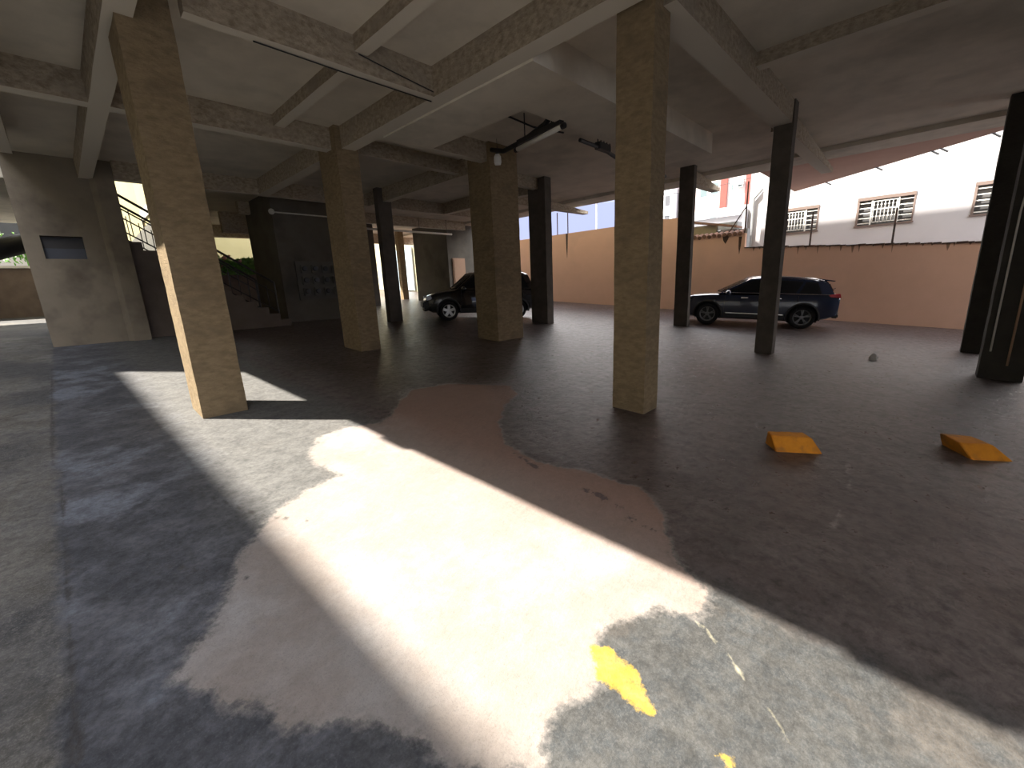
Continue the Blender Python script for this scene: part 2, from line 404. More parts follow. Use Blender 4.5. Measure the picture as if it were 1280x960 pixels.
    L(vec, mp.inputs['Vector'])
    h = mth('ADD', mth('MULTIPLY', noi(3.2, 9, 0.72, mp.outputs['Vector']), 1.0), mth('MULTIPLY', fin, 0.35))
    h = mth('SUBTRACT', h, mth('MULTIPLY', crk, 0.4))
    bp = N('ShaderNodeBump'); bp.inputs['Distance'].default_value = 0.05; L(rng(Xw, 1.9, 3.2, 0.35, 0.65), bp.inputs['Strength'])
    L(h, bp.inputs['Height'])
    L(bp.outputs['Normal'], b.inputs['Normal'])
    return m

build_floor()

# ------------------------------------------------------------------ ceiling of the undercroft
ZB, ZS = 4.67, 5.08              # underside of beams, underside of slab
XL, XR, YF, YN = -0.33, 15.15, 24.0, -7.0
o = MB().prism([(XL, YN), (XR, YN), (XR, YF), (3.0, YF), (3.0, 16.3), (XL, 16.3)], 'z', ZS, 5.45).build('ceiling', M['slab']); struct(o)
o = MB().box((XR, YN, 4.97), (16.25, YF, 5.5)).build('ceiling', M['slab']); struct(o)
o = MB().box((-4.2, 15.3, ZB), (XL, 23.2, 5.45)).build('ceiling', M['slab']); struct(o)
# sunk slab panel that drops to beam level (bathroom slab above)
o = MB().prism([(4.84, 4.05), (11.36, 4.05), (11.36, 5.2), (5.95, 5.2), (5.95, 7.8), (4.84, 7.8)], 'z', 4.64, ZS+0.02).build('ceiling', M['slab']); struct(o)

def beam(a, b, rough=0.006):
    o = MB().box(a, b).rough(rough, 0.5, 2.0).build('ceiling_beam', M['beam'])
    return struct(o)
beam((XL, YN, ZB), (-0.07, 12.9, ZS+0.03))                       # edge beam, light passes under it
beam((XL, 6.35, ZB-0.085), (-0.2, 6.8, ZB+0.05), 0.004); beam((XL, 2.35, ZB-0.075), (-0.2, 2.85, ZB+0.05), 0.004)   # unseen lumps added under the edge to jog the floor shadow
beam((0.85, YN, ZB), (1.09, 14.5, ZS+0.03))
beam((4.55, YN, ZB), (4.84, 14.2, ZS+0.03))
beam((7.95, 8.0, ZB), (8.2, 14.2, ZS+0.03))
beam((3.37, 5.9, 4.89), (3.56, 9.2, ZS+0.03), 0.004)
beam((3.30, YN, 4.89), (3.49, 5.85, ZS+0.03), 0.004)
beam((1.44, 5.80, ZB), (4.6, 5.95, ZS+0.03))
beam((-0.1, 9.13, ZB), (4.6, 9.37, ZS+0.03))
beam((1.46, 14.2, ZB), (15.0, 14.42, ZS+0.03))
beam((4.8, 7.80, ZB), (8.1, 8.02, ZS+0.03))
beam((5.1, 2.27, ZB), (10.8, 2.62, ZS+0.03))
beam((7.99, YN, 4.89), (8.2, 2.3, ZS+0.03))
beam((4.8, 9.3, ZB+0.08), (11.5, 9.5, ZS+0.03), 0.004)
beam((11.2, 9.4, ZB), (11.45, 14.2, ZS+0.03))
beam((4.9, 17.6, ZB), (15.2, 17.85, ZS+0.03))
beam((3.0, 23.7, 4.55), (16.2, 24.0, ZS+0.03))
beam((4.9, 20.0, 4.3), (9.0, 20.25, ZS+0.03))
# tapered cantilever brackets that carry the projecting edge
def bracket(y, x0, x1):
    o = MB().hexa([(x0, y-0.14, ZB-0.02), (x1, y-0.14, ZB+0.02), (x1, y+0.14, ZB+0.02), (x0, y+0.14, ZB-0.02)],
                  [(x0, y-0.14, 5.1), (x1, y-0.14, 4.80), (x1, y+0.14, 4.80), (x0, y+0.14, 5.1)]).build('ceiling_bracket', M['beam'])
    struct(o)
bracket(2.55, 10.8, 16.75); bracket(5.75, 14.0, 16.7); bracket(11.2, 11.4, 16.7)
# storeys above (they throw the long shadow over the court)
o = MB().prism([(XL, YN), (16.2, YN), (16.2, YF), (3.0, YF), (3.0, 16.3), (XL, 16.3)], 'z', 5.46, 15.9).build('wall_upper', M['outer']); struct(o)
o = MB().box((-4.2, 15.3, 5.46), (XL-0.01, 23.2, 13.0)).build('wall_upper', M['outer']); struct(o)
# wall behind the viewer closes the undercroft
o = MB().box((3.2, YN-0.3, -1.2), (16.2, YN, ZS)).build('wall_rear', M['back_wall']); struct(o)

# ------------------------------------------------------------------ pillars
def pillar(x0, y0, x1, y1, label, m='pillar', top=ZS+0.02, rough=0.006):
    zb = min(fz(x, y) for x in (x0, x1) for y in (y0, y1)) - 0.03
    t = MB().box((x0, y0, zb), (x1, y1, top))
    t.rough(rough, 0.14, 2.5)
    o = t.build('concrete_pillar', M[m], None)
    c = Vector(((x0+x1)/2, (y0+y1)/2, fz((x0+x1)/2, (y0+y1)/2)))
    o.data.transform(Matrix.Translation(-c)); o.location = c
    tag(o, label, 'pillar', 'rough plastered pillars carrying the ceiling')
    return o
pillar(0.94, 6.26, 1.43, 6.86, 'tan plastered pillar with one sunlit edge, standing in the sunlit strip')
pillar(4.43, 8.92, 4.90, 9.75, 'tan pillar with notched top behind the sunlit strip, left of the black car')
pillar(7.55, 7.72, 8.50, 8.50, 'wide brown pillar that hides the middle of the black hatchback')
pillar(4.90, 2.41, 5.28, 2.86, 'nearest tan pillar in the middle, beside the tip of the pale floor patch')
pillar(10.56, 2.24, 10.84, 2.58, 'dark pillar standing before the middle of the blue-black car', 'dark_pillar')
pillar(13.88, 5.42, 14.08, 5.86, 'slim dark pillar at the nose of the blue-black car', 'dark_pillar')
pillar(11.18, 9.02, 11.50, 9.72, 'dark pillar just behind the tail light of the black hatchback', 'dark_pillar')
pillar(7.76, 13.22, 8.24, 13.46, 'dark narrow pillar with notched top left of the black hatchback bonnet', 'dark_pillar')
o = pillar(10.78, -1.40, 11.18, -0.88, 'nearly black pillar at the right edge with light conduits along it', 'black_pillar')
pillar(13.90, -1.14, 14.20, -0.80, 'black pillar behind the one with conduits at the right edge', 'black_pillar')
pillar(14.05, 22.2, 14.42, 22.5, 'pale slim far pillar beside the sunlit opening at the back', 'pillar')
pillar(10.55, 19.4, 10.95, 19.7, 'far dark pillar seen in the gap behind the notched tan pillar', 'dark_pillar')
pillar(2.86, 16.1, 3.12, 16.35, 'thin dark post on the stair peeping out beside the sunlit pillar', 'dark_pillar', 5.1, 0.002)
# pale tubes stand in for bright slits along the right hand pillar
def conduit(pts, r, label, m='pvc'):
    o = MB().tube(pts, r, 8).build('wall_conduit', M[m], None, smooth=True)
    return tag(o, label, 'conduit')
conduit([(10.765, -0.97, 0.35), (10.765, -0.97, 2.6), (10.762, -1.02, 3.4), (10.76, -1.15, 4.3), (10.76, -1.2, 5.05)], 0.014, 'pale cable running full height up the left side of the black conduit pillar')
conduit([(10.765, -1.19, 0.12), (10.765, -1.19, 1.75)], 0.016, 'short tan conduit on the middle of the pillar at the right edge', 'door_brown')

# ------------------------------------------------------------------ left block wall, its pilaster and opening
def wall_with_hole(name, x0, x1, y0, y1, z0, z1, hx0, hx1, hz0, hz1, m):
    t = MB()
    t.box((x0, y0, z0), (hx0, y1, z1)).box((hx1, y0, z0), (x1, y1, z1)).box((hx0, y0, z0), (hx1, y1, hz0)).box((hx0, y0, hz1), (hx1, y1, z1))
    return struct(t.build(name, m))
YW = 14.5
wall_with_hole('wall_left', -0.31, 1.02, YW, YW+0.22, 0.7, ZS+0.05, -0.03, 0.66, 2.86, 3.36, M['left_wall'])
struct(MB().box((-0.31, YW+0.22, 0.7), (-0.13, 18.5, ZS+0.05)).build('wall_left', M['left_wall']))
struct(MB().prism([(1.02, YW-0.02), (1.12, YW-0.16), (1.46, YW-0.16), (1.46, YW+0.22), (1.02, YW+0.22)], 'z', 0.7, ZS+0.02).build('trim_1', M['left_wall']))
t = thing('wall_vent', (0.315, YW+0.1, 2.86), 'dark rectangular vent opening in the left plaster wall', 'vent')
MB().box((-0.03, YW+0.14, 2.86), (0.66, YW+0.2, 3.10)).build('lower_panel', M['blue_grey'], t)
MB().box((-0.03, YW+0.18, 3.08), (0.66, YW+0.2, 3.36)).build('back_panel', M['black_metal'], t)
MB().box((-0.04, YW-0.015, 3.36), (0.67, YW+0.12, 3.385)).build('lintel', M['left_wall'], t)

# ------------------------------------------------------------------ stairs and railings
SX0, RUN, RISE = 5.05, 0.30, 0.205
Zst = fz(4.9, 14.7)
prof = [(SX0, Zst-0.1)]
x, z = SX0, Zst
for i in range(15):
    z += RISE; prof.append((x, z)); x -= RUN; prof.append((x, z))
prof.append((x-0.4, z)); prof.append((x-0.4, z-0.35)); prof.append((x+0.2, z-0.35-0.1))
prof.append((x+0.2, Zst-0.15))
t = MB(); bm = t.bm
A = [bm.verts.new((px, 14.75, pz)) for px, pz in prof]; B = [bm.verts.new((px, 16.0, pz)) for px, pz in prof]
bm.faces.new(A); bm.faces.new(list(reversed(B)))
for i in range(len(A)):
    j = (i+1) % len(A); bm.faces.new([A[i], B[i], B[j], A[j]])
o = t.build('staircase', M['stair'])
tag(o, 'dark concrete staircase climbing left behind the sunlit pillar', 'staircase')
def railing(y, label, x_end):
    r = thing('stair_railing', (4.7, y, Zst+0.2), label, 'railing', 'black iron stair railings')
    sl = RISE/RUN
    def zs(x): return Zst + RISE + (SX0 - x)*sl
    x0, x1 = x_end, 0.6
    MB().tube([(x0, y, zs(x0)+0.95), (x1, y, zs(x1)+0.95)], 0.032).build('handrail', M['rail'], r)
    for h in (0.62, 0.05):
        MB().tube([(x0, y, zs(x0)+h), (x1, y, zs(x1)+h)], 0.018, 6).build('rail', M['rail'], r)
    k = x0
    while k > x1:
        MB().tube([(k, y, zs(k)+0.05), (k, y, zs(k)+0.72)], 0.011, 6).build('baluster', M['rail'], r)
        k -= 0.24
    MB().tube([(x0, y, zs(x0)-RISE), (x0, y, zs(x0)+0.95)], 0.028).build('post', M['rail'], r)
    return r
railing(14.82, 'black iron railing on the near edge of the staircase', 4.75)
railing(15.9, 'black iron railing on the far edge of the staircase', 4.55)

# ------------------------------------------------------------------ lift shaft block, meter board, conduit
struct(MB().box((5.26, 15.55, 0.7), (7.95, 18.2, ZS+0.02)).build('wall_shaft', M['back_wall']))
t = thing('meter_board', (6.6, 15.53, 1.5), 'board of round electricity meters on the dark shaft wall', 'meter board')
MB().box((5.72, 15.50, 1.62), (7.62, 15.55, 2.92)).build('panel', M['board'], t, bevel=0.008)
for r in range(3):
    for c in range(5):
        x = 5.98 + c*0.36; z = 2.66 - r*0.38
        cse = MB().box((x-0.12, 15.42, z-0.14), (x+0.12, 15.50, z+0.13)).build('meter', M['meter_case'] if not (r == 0 and c == 4) else M['pvc'], t, bevel=0.02)
        MB().lathe([(0, 0.0), (0.085, 0.0), (0.085, -0.035), (0.07, -0.05), (0, -0.052)], (x, 15.425, z+0.01), 'y', 20).build('dial', M['dial'], cse, smooth=False)
o = MB().tube([(5.28, 15.48, 4.44), (5.6, 15.49, 4.44), (7.4, 15.5, 4.43)], 0.022, 8).build('wall_conduit', M['pvc'], smooth=True)
tag(o, 'thin white conduit across the top of the shaft wall', 'conduit')
o = MB().sphere((5.22, 15.42, 4.44), 0.09, 14, 10).build('wall_lamp', M['pvc'], smooth=True)
tag(o, 'round white lamp at the top left corner of the shaft wall', 'lamp')
# second block behind the black car
struct(MB().box((14.25, 18.0, 0.8), (17.0, 21.0, ZS+0.02)).build('wall_store', M['back_wall']))
t = thing('metal_door', (14.9, 17.97, fz(14.9, 18)), 'light brown door in the dark wall behind the black hatchback', 'door')
MB().box((14.48, 17.93, 0.95), (15.32, 17.99, 3.30)).build('frame', M['door_brown'], t, bevel=0.006)
d = MB().box((14.54, 17.90, 0.97), (15.26, 17.945, 3.24)).build('leaf', M['door_brown'], t, bevel=0.006)
MB().tube([(15.18, 17.88, 2.05), (15.08, 17.86, 2.05)], 0.014).build('handle', M['chrome'], d)
o = thing('drain_pipe', (11.3, 17.5, 4.42), '', '')
MB().tube([(8.4, 17.5, 4.42), (11, 17.52, 4.42), (14.24, 17.55, 4.42)], 0.045, 10).build('pipe', M['pvc'], o, smooth=True)
for x in (8.9, 10.6, 12.3, 13.9): MB().tube([(x, 17.52, 4.46), (x, 17.52, ZS)], 0.01, 6).build('hanger', M['black_metal'], o)
tag(o, 'long pale drain pipe under the ceiling behind the black hatchback', 'pipe')

# ------------------------------------------------------------------ ceiling services near the wide pillar
t = thing('tube_lamp', (7.1, 5.7, 4.6), 'white fluorescent tube lamp slung under the ceiling beside the wide pillar', 'lamp')
MB().tube([(7.03, 6.35, 4.50), (6.76, 5.02, 4.52)], 0.045, 12).build('tube', M['pvc'], t, smooth=True)
for (a, b) in (((7.03, 6.35, 4.50), (7.045, 6.42, 4.50)), ((6.76, 5.02, 4.52), (6.745, 4.95, 4.52))):
    MB().tube([a, b], 0.05, 12).build('end_cap', M['black_metal'], t)
MB().obox((6.93, 5.7, 4.62), (0.27, 1.33, 0), (1, -0.2, 0), (0, 0, 1), 0.66, 0.05, 0.045).build('batten', M['black_metal'], t)
for y in (5.3, 6.1):
    MB().tube([(6.9+0.2*(y-5.7), y, 4.64), (6.9+0.2*(y-5.7), y, ZS+0.01)], 0.012, 6).build('hanger', M['black_metal'], t)
o = MB().tube([(7.62, 7.7, 4.9), (7.5, 7.2, 4.74), (7.25, 6.4, 4.70), (7.0, 5.6, 4.76), (6.9, 5.25, 4.9), (6.9, 5.21, 5.07)], 0.05, 10).build('cable_bundle', M['cable'], smooth=True)
tag(o, 'thick black cable bundle sagging from the wide pillar under the ceiling recess', 'cable')
t = thing('light_bulb', (7.60, 7.50, 4.62), 'white bulb hanging on a cord at the top of the wide pillar', 'lamp')
MB().lathe([(0, -0.13), (0.07, -0.125), (0.085, -0.07), (0.08, 0.05), (0.05, 0.10), (0, 0.11)], (7.60, 7.50, 4.66), 'z', 16).build('bulb', M['white_metal'], t, smooth=True)
MB().lathe([(0, 0.10), (0.04, 0.10), (0.035, 0.18), (0, 0.185)], (7.60, 7.50, 4.66), 'z', 12).build('socket', M['black_metal'], t)
MB().tube([(7.60, 7.50, 4.84), (7.60, 7.50, ZS+0.01)], 0.006, 6).build('cord', M['cable'], t)
t = thing('cable_tray', (8.9, 5.35, 4.6), 'black cable bracket and rod hanging under the ceiling left of the nearest pillar', 'bracket')
MB().tube([(7.75, 5.32, 4.56), (8.6, 5.32, 4.55), (9.9, 5.45, 4.45), (12.2, 5.55, 4.55)], 0.04, 8).build('rod', M['black_metal'], t)
for k in range(5):
    MB().tube([(8.40+0.12*k, 5.32, 4.56), (8.40+0.12*k, 5.32, ZS+0.01)], 0.012, 6).build('hanger', M['black_metal'], t)
MB().obox((8.6, 5.32, 4.58), (1, 0, 0), (0, 1, 0), (0, 0, 1), 0.22, 0.07, 0.07).build('junction_box', M['black_metal'], t, bevel=0.01)
o = MB().tube([(6.1, 6.9, 5.04), (6.6, 6.3, 5.03), (7.6, 6.4, 5.04), (8.4, 6.2, 5.04)], 0.018, 6).build('ceiling_cable', M['cable'], smooth=True)
tag(o, 'thin dark cable clipped under the ceiling behind the tube lamp', 'cable')

# ------------------------------------------------------------------ wheel stops and rubble on the floor
def wheel_stop(foot, top, h, label):
    c = Vector((sum(p[0] for p in foot)/4, sum(p[1] for p in foot)/4, 0)); c.z = fz(c.x, c.y)
    t = MB()
    t.hexa([(x-c.x, y-c.y, fz(x, y)-c.z-0.01) for x, y in foot], [(x-c.x, y-c.y, fz(x, y)-c.z+h) for x, y in top])
    bmesh.ops.bevel(t.bm, geom=list(t.bm.edges), offset=0.008, segments=2, affect='EDGES')
    t.rough(0.004, 0.07, 9)
    o = t.build('wheel_stop', M['yellow']); o.location = c
    tag(o, label, 'wheel stop', 'yellow concrete wheel stops')
wheel_stop([(4.77, 0.88), (5.04, 0.52), (5.24, 0.67), (4.97, 1.03)], [(4.81, 0.95), (5.02, 0.63), (5.15, 0.73), (4.92, 1.01)], 0.15, 'yellow concrete wheel stop near the middle pillar, the left one of the pair')
wheel_stop([(5.90, -0.57), (6.13, -0.87), (6.50, -0.67), (6.24, -0.36)], [(5.94, -0.46), (6.09, -0.70), (6.28, -0.56), (6.16, -0.32)], 0.14, 'chipped yellow wheel stop at the right edge of the floor')
for pts, lb in (([(2.10, 5.90, 4.655), (3.3, 5.93, 4.655), (4.6, 5.93, 4.655)], 'thin dark cable along the underside of the ceiling beam before the notched pillar'),
                ([(3.35, 5.785, 4.87), (3.9, 5.785, 4.80), (4.54, 5.785, 4.73)], 'thin dark cable stapled across the face of the ceiling beam, right of the rib')):  # this tube is drawn for a crack in the beam face
    o = MB().tube(pts, 0.008, 6).build('ceiling_cable', M['cable'], smooth=True); tag(o, lb, 'cable')
t = MB(); t.sphere((0, 0, 0.04), 0.09, 10, 7, (1.0, 0.8, 1.0)).rough(0.03, 0.2, 9)
o = t.build('concrete_lump', M['rubble']); o.location = (11.38, 0.57, fz(11.38, 0.57))
tag(o, 'small white lump of broken concrete on the floor right of the dark pillar', 'rubble')

# ------------------------------------------------------------------ boundary wall on the right
WX = 19.4
t = MB()
def wall_piece(y0, y1, zt0, zt1):
    t.hexa([(WX, y0, fz(WX, y0)-0.3), (WX+0.2, y0, fz(WX, y0)-0.3), (WX+0.2, y1, fz(WX, y1)-0.3), (WX, y1, fz(WX, y1)-0.3)],
           [(WX, y0, zt0), (WX+0.2, y0, zt0), (WX+0.2, y1, zt1), (WX, y1, zt1)])
wall_piece(-9.0, 5.42, 1.93, 2.86); wall_piece(5.42, 8.1, 3.42, 3.49)
struct(t.build('wall_right', M['peach']))
t = MB(); wall_piece(8.1, 23.5, 4.36, 4.36); struct(t.build('wall_right', M['peach']))
t = MB(); wall_piece(23.5, 44.0, 8.2, 8.6); struct(t.build('wall_right', M['cream']))
# mossy, chipped coping along the low stretch
t = MB()
y = -9.0
while y < 5.3:
    ln = random.uniform(0.12, 0.35); zt = 1.93 + (y+9.0)*(0.93/14.42)
    t.box((WX-0.02, y, zt-0.01), (WX+0.22, y+ln*0.95, zt+0.02+random.random()*0.03)); y += ln
o = t.build('wall_coping', M['rust']); struct(o)
# wavy roof tiles laid on the middle stretch
t = MB()
for k in range(13):
    y0 = 5.5 + k*0.2
    pts = [(WX-0.06, y0+0.1, 3.42+0.02*math.sin(k*3)), (WX+0.26, y0+0.1, 3.52)]
    t.tube(pts, 0.085, 8)
o = t.build('roof_tiles', M['tile']); o['kind'] = 'structure'
# rain streaks: iron posts for the old fence
def fence_post(y, z0, z1, label, strut=None, x=WX+0.1):
    t = thing('fence_post', (x, y, z0), label, 'post', 'iron posts on the peach wall')
    MB().tube([(x, y, z0+0.01), (x, y, z1)], 0.03, 6).build('post', M['rust'], t)
    if strut:
        MB().tube([(x, y, z1-0.9), (x, strut, z0+0.62)], 0.022, 6).build('strut', M['rust'], t)
fence_post(5.48, 2.86, 5.35, 'tall iron post with slanting strut where the peach wall steps up', 6.1)
fence_post(3.24, 2.72, 3.9, 'thin iron post on the low wall, left of the house window with salmon frame')
fence_post(0.94, 2.57, 3.72, 'thin iron post on the low wall, in front of the middle house window')
fence_post(14.2, 4.36, 5.6, 'thin iron post on the high peach wall above its rust streak')
fence_post(14.9, 4.36, 5.5, 'thin iron post on the high peach wall, next to the dark pillar')
# long rust stains run down the wall below the posts
def streak(y, z, w, h):
    t = MB()
    pts = [(y-w, z), (y+w, z), (y+w*0.7, z-h*0.6), (y, z-h), (y-w*0.6, z-h*0.55)]
    t.prism([(a, b) for a, b in pts], 'x', WX-0.004, WX+0.002)
    return struct(t.build('rust_stain', M['rust']))
streak(14.2, 4.36, 0.07, 1.3); streak(6.15, 3.42, 0.14, 0.35); streak(5.6, 3.3, 0.06, 0.7)
t = MB(); rnd = random.Random(21); y = -2.0
while y < 5.3:
    zt = 1.93 + (y+9.0)*(0.93/14.42); w = rnd.uniform(0.015, 0.05); h = rnd.uniform(0.06, 0.30)
    t.prism([(y-w, zt), (y+w, zt), (y+w*0.4, zt-h*0.7), (y, zt-h), (y-w*0.5, zt-h*0.6)], 'x', WX-0.003, WX+0.002); y += rnd.uniform(0.12, 0.4)
struct(t.build('wall_stain', M['stain']))
# torn plaster at the foot of the wall
t = MB(); t.prism([(9.05, fz(WX, 9)+0.0), (9.3, fz(WX, 9)+0.33), (9.65, fz(WX, 9)+0.42), (10.15, fz(WX, 10)+0.28), (10.35, fz(WX, 10)-0.02)], 'x', WX-0.05, WX+0.01)
o = t.build('torn_plaster', M['planter']); struct(o)
# struts/beam roof leftovers behind the stepped wall
t = thing('lean_to_roof', (20.3, 6.6, 3.4), 'small cream lean-to with dark roof edge behind the stepped peach wall', 'shed')
MB().box((20.0, 6.75, 2.5), (20.2, 9.3, 3.95)).build('wall', M['cream'], t)
MB().hexa([(19.8, 5.9, 3.72), (20.6, 5.9, 3.72), (20.6, 9.2, 4.40), (19.8, 9.2, 4.40)],
          [(19.8, 5.9, 3.80), (20.6, 5.9, 3.80), (20.6, 9.2, 4.48), (19.8, 9.2, 4.48)]).build('roof', M['tile'], t)
MB().box((20.1, 5.55, 2.6), (20.5, 6.75, 3.66)).build('dark_side', M['grey_roof'], t)
# overhead wires strung from a pole to the house
t = thing('utility_pole', (30, 19.1, -1), 'grey utility pole carrying the wires above the high peach wall', 'pole')
MB().tube([(30, 19.1, -1), (30, 19.1, 9.6)], [0.09, 0.06], 12).build('shaft', M['grey_roof'], t)
MB().box((29.92, 18.3, 9.1), (30.08, 19.9, 9.22)).build('crossarm', M['grey_roof'], t)
for y in (18.4, 19.1, 19.8): MB().tube([(30, y, 9.22), (30, y, 9.4)], 0.05, 8).build('insulator', M['white_metal'], t)
for i, (y0, lb) in enumerate(((18.4, 'topmost of the three overhead wires above the high peach wall'), (19.1, 'middle one of the three overhead wires above the high peach wall'), (19.8, 'lowest of the three overhead wires above the high peach wall'))):
    a = Vector((30, y0, 9.4)); b = Vector((24.0+0.2*i, 6.44, 7.6-0.6*i))
    pts = [a.lerp(b, k/10) - Vector((0, 0, (0.5+0.2*i)*math.sin(PI*k/10))) for k in range(11)]
    o = MB().tube(pts, 0.014, 5).build('overhead_wire', M['cable'], smooth=True)
    tag(o, lb, 'wire', 'overhead wires')

# ------------------------------------------------------------------ white house behind the wall
HX = 23.0
t = thing('white_house', (HX, -2, 0), 'white sunlit house with salmon framed windows behind the low peach wall', 'house')
def zr(y): return 5.20 + (4.54 - y)*0.163                        # sloping underside of the verge
w = MB()
wins = [(3.62, 5.32, 3.50, 4.55, 'near'), (0.62, 2.35, 3.50, 4.58, 'mid'), (-2.62, -0.89, 3.50, 4.60, 'far')]
ys = [-11.0] + [v for a in sorted(wins) for v in (a[0], a[1])] + [5.8]
for a, b in zip(ys[::2], ys[1::2]):
    w.prism([(a, -1), (b, -1), (b, 6.9), (a, 6.9)], 'x', HX, HX+0.25)
for (a, b, z0, z1, n) in wins:
    w.prism([(a, -1), (b, -1), (b, z0), (a, z0)], 'x', HX, HX+0.25)
    w.prism([(a, z1), (b, z1), (b, 6.9), (a, 6.9)], 'x', HX, HX+0.25)
w.box((HX+0.25, 5.6, -1), (HX+6, 5.8, 6.9))
w.build('wall', M['white_wall'], t)
MB().box((HX-0.3, -11.0, 6.9), (HX+6, 5.82, 7.1)).build('roof', M['tile'], t)
for (a, b, z0, z1, n) in wins:
    W = b - a; q = 0.27*W
    f = MB()
    f.box((HX-0.03, a, z1-0.12), (HX+0.2, b, z1)); f.box((HX-0.02, a, z0), (HX+0.2, a+0.05, z1)); f.box((HX-0.02, b-0.07, z0), (HX+0.2, b, z1)); f.box((HX-0.04, a-0.03, z0-0.04), (HX+0.2, b+0.03, z0+0.02))
    fr = f.build('window', M['frame_salmon'], t)
    MB().box((HX+0.12, a, z0), (HX+0.14, b, z1)).build('pane', M['pane'], fr)
    for side, st in (((a+0.05, a+q), a+q), ((b-q, b-0.07), b-q)):
        g = MB()
        g.box((HX-0.01, st-0.022, z0), (HX+0.05, st+0.022, z1-0.1))
        for k in range(5):
            zz = z0 + 0.08 + k*(z1-z0-0.2)/4.6
            g.box((HX+0.02, side[0], zz), (HX+0.05, side[1], zz+0.035))
        g.build('louvre_bars', M['white_metal'], fr)
    g = MB()
    zm = (z0+z1)/2 - 0.02
    for zz in (zm+0.06, z0+0.1, z1-0.2): g.box((HX, a+q, zz), (HX+0.03, b-q, zz+0.03))
    n_ = 7
    for k in range(n_):
        yy = a+q + (k+0.5)*(W-2*q)/n_
        g.box((HX, yy-0.010, z0+0.1), (HX+0.02, yy+0.010, z1-0.18))
        g.box((HX-0.005, yy-0.035, zm-0.22), (HX+0.02, yy+0.035, zm-0.17)); g.box((HX-0.005, yy-0.03, zm+0.22), (HX+0.02, yy+0.03, zm+0.26))
    g.build('grille', M['white_metal'], fr)
# peach canopy that juts diagonally from the slab edge, with drip spouts
t = thing('canopy', (17.5, 2.5, 5.02), 'peach canopy with drip spouts jutting from the ceiling edge over the court', 'canopy')
MB().prism([(16.26, -1.80), (21.65, 4.32), (16.26, 4.32)], 'z', 5.02, 5.2).build('slab', M['soffit'], t)
for k in (0.16, 0.31, 0.34, 0.55, 0.80):
    e = Vector((16.26, -1.80, 5.03)).lerp(Vector((21.65, 4.32, 5.03)), k)
    MB().tube([e + Vector((-0.1, 0.1, 0.03)), e + Vector((0.12, -0.12, -0.10))], 0.025, 8).build('spout', M['grey_roof'], t)
# white annex with drain pipes at the left end of the house
t = thing('white_annex', (23.5, 6.4, 0), 'white annex with down pipes at the left end of the house', 'annex')
MB().box((23.3, 5.85, -1), (25, 6.45, 7.9)).build('wall', M['white_wall'], t)
MB().tube([(23.2, 6.25, 2.0), (23.2, 6.25, 5.2), (23.2, 5.9, 5.6)], 0.06, 8).build('down_pipe', M['grey_roof'], t)
MB().box((23.0, 6.45, 1.5), (23.3, 6.62, 4.8)).build('corner_strip', M['white_wall'], t)
t = thing('grey_shed', (22.6, 6.9, 0), 'low grey shed with pale front under the annex', 'shed')
MB().box((22.2, 6.7, 1.0), (22.7, 7.3, 3.9)).build('wall', M['grey_roof'], t)
MB().box((22.1, 6.55, 3.9), (22.8, 7.9, 4.2)).build('roof', M['grey_roof'], t)

# ------------------------------------------------------------------ apartment block far behind
AX = 45.0
t = thing('apartment_building', (AX, 15, 0), 'pale apartment block with red vertical bands seen far beyond the wall', 'building')
MB().box((AX, 7.0, 0), (AX+8, 19.0, 22)).build('wall', M['pale_tile'], t)
for (a, b) in ((11.72, 12.85), (14.4, 15.0)):
    MB().box((AX-0.15, a, 7.6), (AX, b, 22)).build('red_band', M['red_brick'], t)
def apt_win(y0, y1, z0, z1, x=AX):
    f = MB().box((x-0.06, y0, z0), (x+0.02, y1, z1)).build('window', M['white_metal'], t)
    MB().box((x-0.08, y0+0.08, z0+0.08), (x-0.05, y1-0.08, z1-0.18)).build('pane', M['far_pane'], f)
for zz in (6.3, 9.3, 12.3, 15.3):
    apt_win(15.15, 15.95, zz, zz+1.25); apt_win(16.15, 16.95, zz-0.1, zz+1.1)
    apt_win(13.85, 14.15, zz+0.1, zz+0.8); apt_win(13.1, 13.55, zz+0.3, zz+1.0)
for zz in (7.0, 10.0, 13.0):
    a = MB().box((AX-0.45, 13.05, zz-0.2), (AX, 13.65, zz+0.25)).build('air_conditioner', M['white_metal'], t, bevel=0.02)
    MB().box((AX-0.1, 12.2, zz+0.2), (AX+0.03, 12.5, zz+0.9)).build('window', M['pane'], t)
t = thing('white_building', (AX-1, 20, 0), 'white far building with small windows left of the slim dark pillar', 'building')
MB().box((AX-1, 19.2, 0), (AX+6, 25.5, 10.9)).build('wall', M['white_wall'], t)
MB().box((AX-1.1, 19.3, 7.9), (AX-1, 20.2, 8.1)).build('balcony_rail', M['grey_roof'], t)
for zz in (7.0, 8.9, 5.5):
    for y in (19.5, 20.6, 21.5):
        MB().box((AX-1.05, y, zz), (AX-0.99, y+0.45, zz+0.9)).build('window', M['pane'], t)
t = thing('low_roof', (34, 10, 0), 'low pale roof in front of the apartment block', 'roof')
MB().box((34, 7.5, 0), (38, 13.5, 5.9)).build('wall', M['white_wall'], t)
MB().hexa([(33.6, 7.3, 5.9), (38, 7.3, 6.9), (38, 13.7, 6.9), (33.6, 13.7, 5.9)], [(33.6, 7.3, 6.05), (38, 7.3, 7.05), (38, 13.7, 7.05), (33.6, 13.7, 6.05)]).build('roof_sheet', M['grey_roof'], t)

